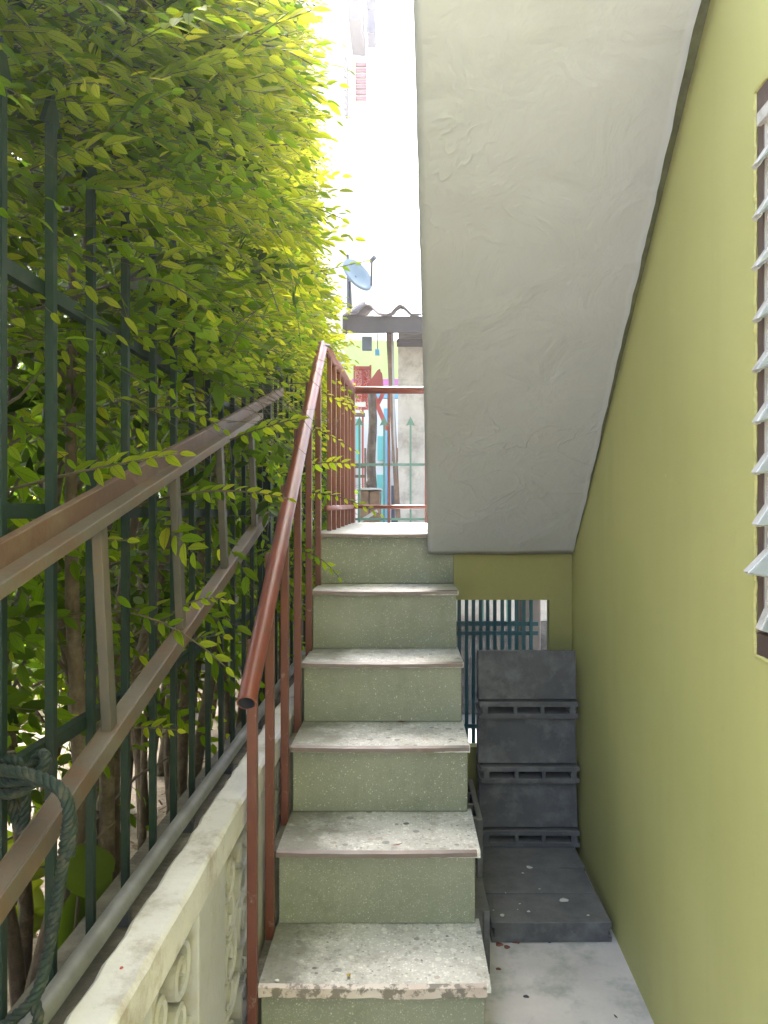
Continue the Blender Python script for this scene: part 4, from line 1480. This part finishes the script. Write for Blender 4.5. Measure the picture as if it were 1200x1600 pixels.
# courses of wavy tiles
pitch = 52 * EY / F
for row in range(6):
    y0_ = EY - 0.05 + row * 0.30
    z0_ = fz1 + 0.012 + row * 0.075
    ncol = 11
    for c in range(ncol):
        vv, ff = [], []
        K = 8
        x0_ = ex0 - 0.01 + c * pitch
        for yy, zz in ((y0_, z0_), (y0_ + 0.36, z0_ + 0.092)):
            for th in (0.0, -0.014):
                for q in range(K + 1):
                    u_ = q / K
                    prof = 0.085 * max(0.0, math.sin(math.pi * ((u_ * 1.0 - 0.35) % 1.0) / 0.62)) if ((u_ - 0.35) % 1.0) < 0.62 else 0.0
                    vv.append((x0_ + u_ * pitch * 0.998, yy, zz + prof + th))
        for q in range(K):
            a, b_, c_, d_ = q, q + K + 1, q + 2 * (K + 1), q + 3 * (K + 1)
            ff += [(a, a + 1, c_ + 1, c_), (b_, d_, d_ + 1, b_ + 1), (a, b_, b_ + 1, a + 1)]
        MB().add(vv, ff).build('roof_tile', M['tile'], hs_)
cx0 = P(622, 0, 7.5).x
MB().box(cx0, cx0 + 1.9, 7.5, 7.9, 0.98, fz0 + 0.15).build('column', M['grey_wall'], hs_)
MB().box(P(620, 0, 7.4).x, cx0 + 1.9, 7.25, 7.45, P(0, 540, 7.4).z, fz0 - 0.003).build('beam', M['fascia'], hs_)
MB().box(P(566, 0, 7.2).x, P(581, 0, 7.2).x, 7.16, 7.24, P(0, 547, 7.2).z, fz0 - 0.003).build('bracket', M['skygrey'], hs_)
# leaning boards
for (px, qx, lab) in ((607, 622, 'long brown board leaning on the bare grey column'), (613, 618, 'thin pale pole leaning beside the brown board')):
    b = MB().bar(P(px, 512, 7.36), P(qx + (0 if px == 607 else 1), 812, 7.40), 0.05 if px == 607 else 0.022, 0.03, (0, 1, 0))
    tag(b.build('leaning_board', M['wood'] if px == 607 else M['cream']), lab, 'board', 'boards leaning on the column')
# satellite dish
sdh = thing('satellite_dish', 'grey satellite dish on a short mast above the tiled roof', 'satellite dish', P(545, 480, 8.2))
MB().tube([P(546, 482, 8.2), P(545, 440, 8.2), P(543, 398, 8.2)], [0.028, 0.022, 0.014], 8).build('mast', M['dark'], sdh)
c = P(560, 428, 8.05)
ax = (Vector((0.62, -0.55, 0.42))).normalized()
u_ = ax.orthogonal().normalized()
v_ = ax.cross(u_)
vv, ff = [c - ax * 0.05], []
for ring_ in range(1, 5):
    rr_ = 0.19 * ring_ / 4
    for j in range(24):
        a = 2 * math.pi * j / 24
        vv.append(c + ax * (0.05 * (ring_ / 4) ** 2 - 0.05) + (u_ * math.cos(a) + v_ * math.sin(a)) * rr_)
for j in range(24):
    ff.append((0, 1 + j, 1 + (j + 1) % 24))
    for ring_ in range(3):
        o = 1 + ring_ * 24
        ff.append((o + j, o + 24 + j, o + 24 + (j + 1) % 24, o + (j + 1) % 24))
do = MB().add(vv, ff).build('reflector', M['dish'], sdh, smooth=True)
sm = do.modifiers.new('solid', 'SOLIDIFY')
sm.thickness = 0.02
MB().tube([c - v_ * 0.18, c + ax * 0.22], 0.009, 6).build('feed_arm', M['dark'], sdh)
MB().tube([c + ax * 0.20, c + ax * 0.27], 0.022, 8).build('feed_horn', M['dark'], sdh)
MB().tube([c - ax * 0.05, P(545, 440, 8.2)], 0.016, 6).build('bracket', M['dark'], sdh)

# tall cream house on the left
HY = 12.0
ch_ = thing('cream_house', 'tall pale cream house with shutter and pink vents against the sky', 'house', (-2.6, HY, 1.0))
hx = P(547, 0, HY).x
MB().box(-6.0, hx, HY, HY + 7, 0.98, 11.0).build('wall', M['cream_house'], ch_)
MB().box(hx + 0.003, hx + 0.35, HY + 0.35, HY + 6.9, 0.98, 8.70).build('side_wall', M['cream_house'], ch_)
MB().hexa([(hx + 0.02, HY - 0.6, 8.75), (hx + 0.20, HY - 0.6, 8.72), (hx + 0.24, HY + 0.3, 8.72), (hx + 0.02, HY + 0.3, 8.75),
           (hx - 0.05, HY - 0.6, 11.0), (hx + 0.10, HY - 0.6, 11.0), (hx + 0.14, HY + 0.3, 11.0), (hx - 0.05, HY + 0.3, 11.0)]).build('eave', M['eave'], ch_)
for k_ in range(4):
    z_ = 8.86 + 0.36 * k_
    MB().box(hx + 0.26, hx + 0.40, HY - 0.1, HY + 0.3, z_, z_ + 0.345).build('fascia_tile', M['violet'], ch_)
for k_ in range(7):
    zt = P(0, 80 + 9.0 * k_, HY).z
    MB().box(P(554, 0, HY).x, P(571, 0, HY).x, HY + 0.30, HY + 0.345, zt - 0.05, zt).build('vent_block', M['pink'], ch_)
fr2 = MB()
sx0, sx1 = P(539.5, 0, HY).x, P(546, 0, HY).x
for (p0, p1) in (((sx0, 0.0, P(0, 92, HY).z), (sx0, 0.0, P(0, 182, HY).z)), ((sx1, -0.45, P(0, 125, HY).z), (sx1, -0.45, P(0, 210, HY).z)), ((sx0, 0.0, P(0, 92, HY).z), (sx1, -0.45, P(0, 125, HY).z)), ((sx0, 0, P(0, 182, HY).z), (sx1, -0.45, P(0, 210, HY).z))):
    fr2.bar((p0[0], HY + p0[1] - 0.04, p0[2]), (p1[0], HY + p1[1] - 0.04, p1[2]), 0.022, 0.022, (0, 1, 0))
sh_ = fr2.build('shutter', M['eave'], ch_)
for k_ in range(9):
    t = (k_ + 0.5) / 9
    za = P(0, 92 + 90 * t, HY).z
    zb = P(0, 125 + 85 * t, HY).z
    MB().bar((sx0, HY - 0.04, za), (sx1, HY - 0.49, zb), 0.012, 0.03).build('slat', M['white'], sh_)

# lime shop wall with coloured bands, turquoise lower part
LY = 10.5
lw = thing('lime_shop_front', 'lime green wall with magenta and blue bands beyond the railing', 'building', (-0.4, LY, 1.0))
lx0, lx1 = P(500, 0, LY).x, 1.2
MB().box(lx0, lx1, LY, LY + 0.2, P(0, 592, LY).z, P(0, 532, LY).z).build('wall', M['lime'], lw)
MB().box(lx0, lx1, LY - 0.003, LY + 0.197, P(0, 592, LY).z - 0.09, P(0, 592, LY).z - 0.001).build('magenta_band', M['magenta'], lw)
MB().box(lx0, lx1, LY + 0.001, LY + 0.2, P(0, 605, LY).z - 0.06, P(0, 603, LY).z + 0.02).build('cream_band', M['cream_house'], lw)
MB().box(lx0, lx1, LY - 0.002, LY + 0.198, P(0, 622, LY).z, P(0, 611, LY).z).build('blue_band', M['skyblue'], lw)
MB().box(lx0, lx1, LY + 0.002, LY + 0.2, 0.98, P(0, 623, LY).z).build('lower_wall', M['white'], lw)
for (x0p, x1p, ya, yb) in ((546, 561, 655, 720), (590, 604, 682, 720), (546, 556, 724, 765), (589, 604, 742, 830)):
    MB().box(P(x0p, 0, LY).x, P(x1p, 0, LY).x, LY - 0.06, LY - 0.012, P(0, yb, LY).z, P(0, ya, LY).z).build('turquoise_panel', M['turq'], lw, bevel=0.004)
MB().box(P(600, 0, LY).x, P(606, 0, LY).x, LY - 0.12, LY - 0.07, 0.98, P(0, 640, LY).z).build('blue_post', M['skyblue'], lw)
MB().box(P(613, 0, LY).x, P(626, 0, LY).x, LY - 0.2, LY - 0.08, P(0, 713, LY).z, P(0, 702, LY).z).build('shelf', M['wood'], lw)
MB().box(P(613, 0, LY).x, P(626, 0, LY).x, LY - 0.2, LY - 0.08, P(0, 722, LY).z, P(0, 714, LY).z).build('shelf', M['dark'], lw)
MB().box(P(612, 0, LY).x, P(622, 0, LY).x, LY - 0.3, LY - 0.1, 0.98, P(0, 760, LY).z).build('dark_cupboard', M['dark'], lw)
MB().box(P(586, 0, 9).x, P(593, 0, 9).x, 8.98, 9.02, P(0, 555, 9).z, P(0, 546, 9).z).build('hanging_box', M['skyblue'], lw)
MB().tube([P(590, 521, 9), P(590, 546, 9)], 0.006, 5).build('cord', M['dark'], lw)

# grey pipe post by the corner, red things, tree trunk, planter
tag(MB().tube([P(531, 830, 5.6), P(531, 700, 5.6), P(531, 556, 5.6), P(531, 550, 5.6), P(531, 548, 5.6)], [0.038, 0.038, 0.038, 0.034, 0.022], 18).build('pipe_post', M['pvc'], smooth=True), 'pale grey round pipe post behind the landing corner', 'pipe')
RY = 8.0
rd = thing('red_frame_panel', 'tall red panel with white swirls behind the railing', 'panel', P(567, 815, RY))
MB().box(P(556, 0, RY).x, P(578, 0, RY).x, RY, RY + 0.03, P(0, 640, RY).z, P(0, 573, RY).z).build('board', M['redpat'], rd)
for px in (554, 567, 579):
    MB().box(P(px - 1.4, 0, RY).x, P(px + 1.4, 0, RY).x, RY - 0.03, RY - 0.005, 1.0, P(0, 571 + (px == 567) * 4, RY).z).build('frame_bar', M['red'], rd)
MB().box(P(552.5, 0, RY).x, P(580.5, 0, RY).x, RY - 0.034, RY - 0.002, P(0, 578, RY).z, P(0, 573.2, RY).z).build('frame_bar', M['red'], rd)


def prism(pts, y0_, y1_):
    a = [Vector((P(px, py, y0_).x, y0_, P(px, py, y0_).z)) for px, py in pts]
    b = [Vector((p.x, y1_, p.z)) for p in a]
    n_ = len(a)
    return MB().add(a + b, [tuple(range(n_)), tuple(range(2 * n_ - 1, n_ - 1, -1))] + [(i, i + n_, (i + 1) % n_ + n_, (i + 1) % n_) for i in range(n_)])


fa = thing('folded_awning', 'pointed red folded awning with slanting struts behind the railing', 'awning', P(588, 815, 7.8))
prism([(573, 602), (590, 578), (594, 576), (594, 580), (597, 583), (600, 612), (574, 612)], 7.8, 7.9).build('awning_cloth', M['red'], fa)
MB().bar(P(582, 612, 7.7), P(588, 628, 7.7), 0.05, 0.03, (0, 1, 0)).build('strut', M['red'], fa)
MB().bar(P(600, 612, 7.72), P(589, 634, 7.72), 0.04, 0.03, (0, 1, 0)).build('strut', M['red'], fa)
MB().bar(P(589, 632, 7.7), P(606, 672, 7.7), 0.045, 0.03, (0, 1, 0)).build('strut', M['red'], fa)
MB().bar(P(546, 597, 7.75), P(552, 650, 7.75), 0.05, 0.03, (0, 1, 0)).build('strut', M['red'], fa)
# weathered trunk in a wooden planter
tr = thing('bare_trunk', 'weathered brown tree trunk standing behind the wooden planter', 'tree', P(580, 815, 7.0))
tw = [P(581 + 1.5 * math.sin(i), 815 - i * 20.0, 7.0) for i in range(11)]
MB().tube(tw, [0.047 - 0.001 * i for i in range(11)], 9).build('trunk', M['bark'], tr, smooth=True)
MB().tube([P(577, 770, 6.95), P(574, 755, 6.9), P(577, 747, 6.9)], [0.02, 0.014, 0.01], 6).build('limb', M['bark'], tr)
pl = thing('wooden_planter', 'square wooden planter box beyond the landing edge', 'planter', P(578, 830, 6.6))
MB().box(P(560, 0, 6.6).x, P(577, 0, 6.6).x, 6.5, 6.9, 1.0, P(0, 767, 6.6).z).build('plank', M['wood'], pl, bevel=0.006)
MB().box(P(578, 0, 6.6).x, P(594, 0, 6.6).x, 6.5, 6.9, 1.0, P(0, 768, 6.6).z).build('plank', M['wood'], pl, bevel=0.006)
MB().box(P(558, 0, 6.6).x, P(596, 0, 6.6).x, 6.48, 6.92, P(0, 766.5, 6.6).z, P(0, 763, 6.6).z).build('rim', M['cream'], pl, bevel=0.004)
tag(MB().bar(P(560, 816, 6.2), P(590, 798, 6.2), 0.03, 0.025).build('loose_stick', M['cream']), 'pale stick leaning at the foot of the wooden planter', 'stick')
tb = thing('wooden_rack', 'small brown wooden rack left of the bare trunk', 'rack', P(560, 815, 7.6))
for (x0p, x1p, ya, yb) in ((549, 572, 727, 731), (549, 572, 742, 746), (549, 552, 700, 812), (569, 572, 700, 812), (548, 570, 645, 650)):
    MB().box(P(x0p, 0, 7.6).x, P(x1p, 0, 7.6).x, 7.6 + (yb - ya) * 0.0001, 7.66, P(0, yb, 7.6).z, P(0, ya, 7.6).z).build('slat', M['wood'], tb)
MB().box(P(557, 0, 7.9).x, P(573, 0, 7.9).x, 7.68, 7.72, P(0, 640, 7.9).z, P(0, 633, 7.9).z - 0.0).build('slat', M['white'], tb)

# ------------------------------------------------------------------ haze box added to stand in for lens glare
HZ = bpy.data.materials.new('haze_air')
HZ.use_nodes = True
hn = HZ.node_tree
hn.nodes.remove(hn.nodes['Principled BSDF'])
pv = hn.nodes.new('ShaderNodeVolumePrincipled')
pv.inputs['Color'].default_value = (0.93, 0.95, 1.0, 1)
pv.inputs['Density'].default_value = GLARE_HAZE
pv.inputs['Anisotropy'].default_value = 0.65
hn.links.new(pv.outputs[0], hn.nodes['Material Output'].inputs['Volume'])
stuff(MB().box(-30.5, 30.5, -30.5, 46.5, -1.05, 11.6).build('haze', HZ))

# ------------------------------------------------------------------ small things lying about
def pebble(name, loc, r, mat, label, cat, group=None, flat=0.4):
    import mathutils
    n1, n2 = 5, 8
    vv_, ff_ = [(0, 0, r * flat)], []
    sx, sy = random.uniform(0.8, 1.3), random.uniform(0.6, 1.0)
    for i in range(1, n1):
        ph = math.pi / 2 * i / (n1 - 1)
        for j in range(n2):
            a = 2 * math.pi * j / n2
            k_ = 1 + 0.16 * math.sin(3 * a + r * 900) + random.uniform(-0.08, 0.08)
            vv_.append((math.sin(ph) * math.cos(a) * r * sx * k_, math.sin(ph) * math.sin(a) * r * sy * k_, math.cos(ph) * r * flat))
    for j in range(n2):
        ff_.append((0, 1 + j, 1 + (j + 1) % n2))
        for i in range(n1 - 2):
            o = 1 + i * n2
            ff_.append((o + j, o + n2 + j, o + n2 + (j + 1) % n2, o + (j + 1) % n2))
    ff_.append(tuple(reversed([1 + (n1 - 2) * n2 + j for j in range(n2)])))
    an = random.uniform(0, 3.1)
    rot = Matrix.Rotation(an, 3, 'Z')
    m_ = MB().add([Vector(loc) + rot @ Vector(p) for p in vv_], ff_)
    return tag(m_.build(name, mat, smooth=True), label, cat, group)


def floor_pt(px, py, Z):
    Y = F * (CAMZ - Z) / (py - VPY)
    return Vector(((px - VPX) * Y / F, Y, Z))


BT = 0.0668
pebble('pebble', floor_pt(881, 1407, BT), 0.017, M['palechip'], 'largest tan pebble on the nearest flat charcoal block', 'pebble', 'pebbles on the blocks')
pebble('pebble', floor_pt(785, 1430, BT), 0.009, M['palechip'], 'small tan pebble at front left of the nearest flat block', 'pebble', 'pebbles on the blocks')
for (px, py, r, lab) in ((827, 1355, 0.010, 'largest white paint flake, on the middle flat block'), (817, 1364, 0.005, 'small white flake just left of the largest one'), (826, 1424, 0.006, 'bright white flake at front centre of the nearest flat block'), (843, 1389, 0.004, 'white flake alone at the centre of the nearest flat block'), (919, 1430, 0.006, 'white flake at the front right of the nearest flat block'), (818, 1318, 0.004, 'white speck at the left before the stack foot'), (860, 1315, 0.004, 'white speck at the middle before the stack foot'), (885, 1322, 0.004, 'white speck at the right before the stack foot')):
    pebble('paint_flake', floor_pt(px, py, BT), r, M['white'], lab, 'paint flake', 'white flakes on the blocks', 0.25)
for (px, py, r) in ((812, 1412, 0.004), (809, 1421, 0.003), (771, 1422, 0.003), (790, 1395, 0.003)):
    pebble('paint_flake', floor_pt(px, py, BT), r, M['white'], 'tiny white speck on the left half of the nearest flat block', 'paint flake', 'white specks on the nearest flat block', 0.25)
for (px, py, r, lab) in ((780, 1476, 0.012, 'long red brick chip left of its pair before the flat block'), (792, 1480, 0.011, 'middle red brick chip touching its neighbour on the floor'), (806, 1472, 0.014, 'largest red brick chip against the flat block front')):
    pebble('brick_chip', floor_pt(px, py, 0.001), r, M['chip'], lab, 'brick chip', 'brick chips on the floor')
pebble('brick_chip', floor_pt(779, 1514, 0.001), 0.007, M['chip'], 'smallest orange brick chip alone beside the stairs', 'brick chip', 'brick chips on the floor')
pebble('pebble', floor_pt(822, 1557, 0.001), 0.007, M['dark'], 'black pebble alone on the pale floor', 'pebble')
pebble('pebble', floor_pt(859, 1472, 0.001), 0.006, M['dark'], 'small dark pebble near the flat block front edge', 'pebble')


def flat_leaf(name, loc, ang, L_, wd, mat, label, cat, curl=0.25):
    vv_, ff_ = [], []
    for i in range(7):
        t = i / 6
        ww = wd * math.sin(math.pi * (0.04 + 0.93 * t))
        for s in (-1, 0, 1):
            vv_.append(((t - 0.5) * L_, s * ww / 2, 0.002 + curl * L_ * ((t - 0.5) ** 2) * 2 + abs(s) * ww * 0.25))
    for i in range(6):
        for s in (0, 1):
            o = i * 3 + s
            ff_.append((o, o + 1, o + 4, o + 3))
    rot = Matrix.Rotation(ang, 3, 'Z')
    return tag(MB().add([Vector(loc) + rot @ Vector(p) for p in vv_], ff_).build(name, mat, smooth=True), label, cat)


flat_leaf('dry_leaf', floor_pt(629, 1129, ZS[2]), 0.3, 0.035, 0.014, M['deadleaf'], 'curled brown leaf at the back of the third tread', 'leaf')
flat_leaf('dry_leaf', floor_pt(620, 1322, ZS[1]), 0.4, 0.038, 0.007, M['chip'], 'thin reddish dry leaf near the edge of the second tread', 'leaf')
M['yellow'] = simple('yellow_petal', (0.45, 0.32, 0.05), 0.6, 0.1, 30, 90, 0.1)
flat_leaf('fallen_petal', floor_pt(545, 1526, ZS[0]), 1.1, 0.016, 0.010, M['yellow'], 'small yellow petal on the front edge of lowest tread', 'petal')
flat_leaf('fallen_leaf', floor_pt(962, 1590, 0.001), 1.9, 0.018, 0.006, M['twig'], 'small green brown leaf on the floor near the olive wall', 'leaf')
pebble('paint_flake', floor_pt(433, 1532, ZS[0]), 0.007, M['white'], 'white paint flake at the left front of the lowest tread', 'paint flake', None, 0.3)
pebble('red_berry', (-0.437, 1.18, CZ + 0.001), 0.0035, M['red'], 'tiny dark red berry on the pale coping', 'berry', None, 0.8)
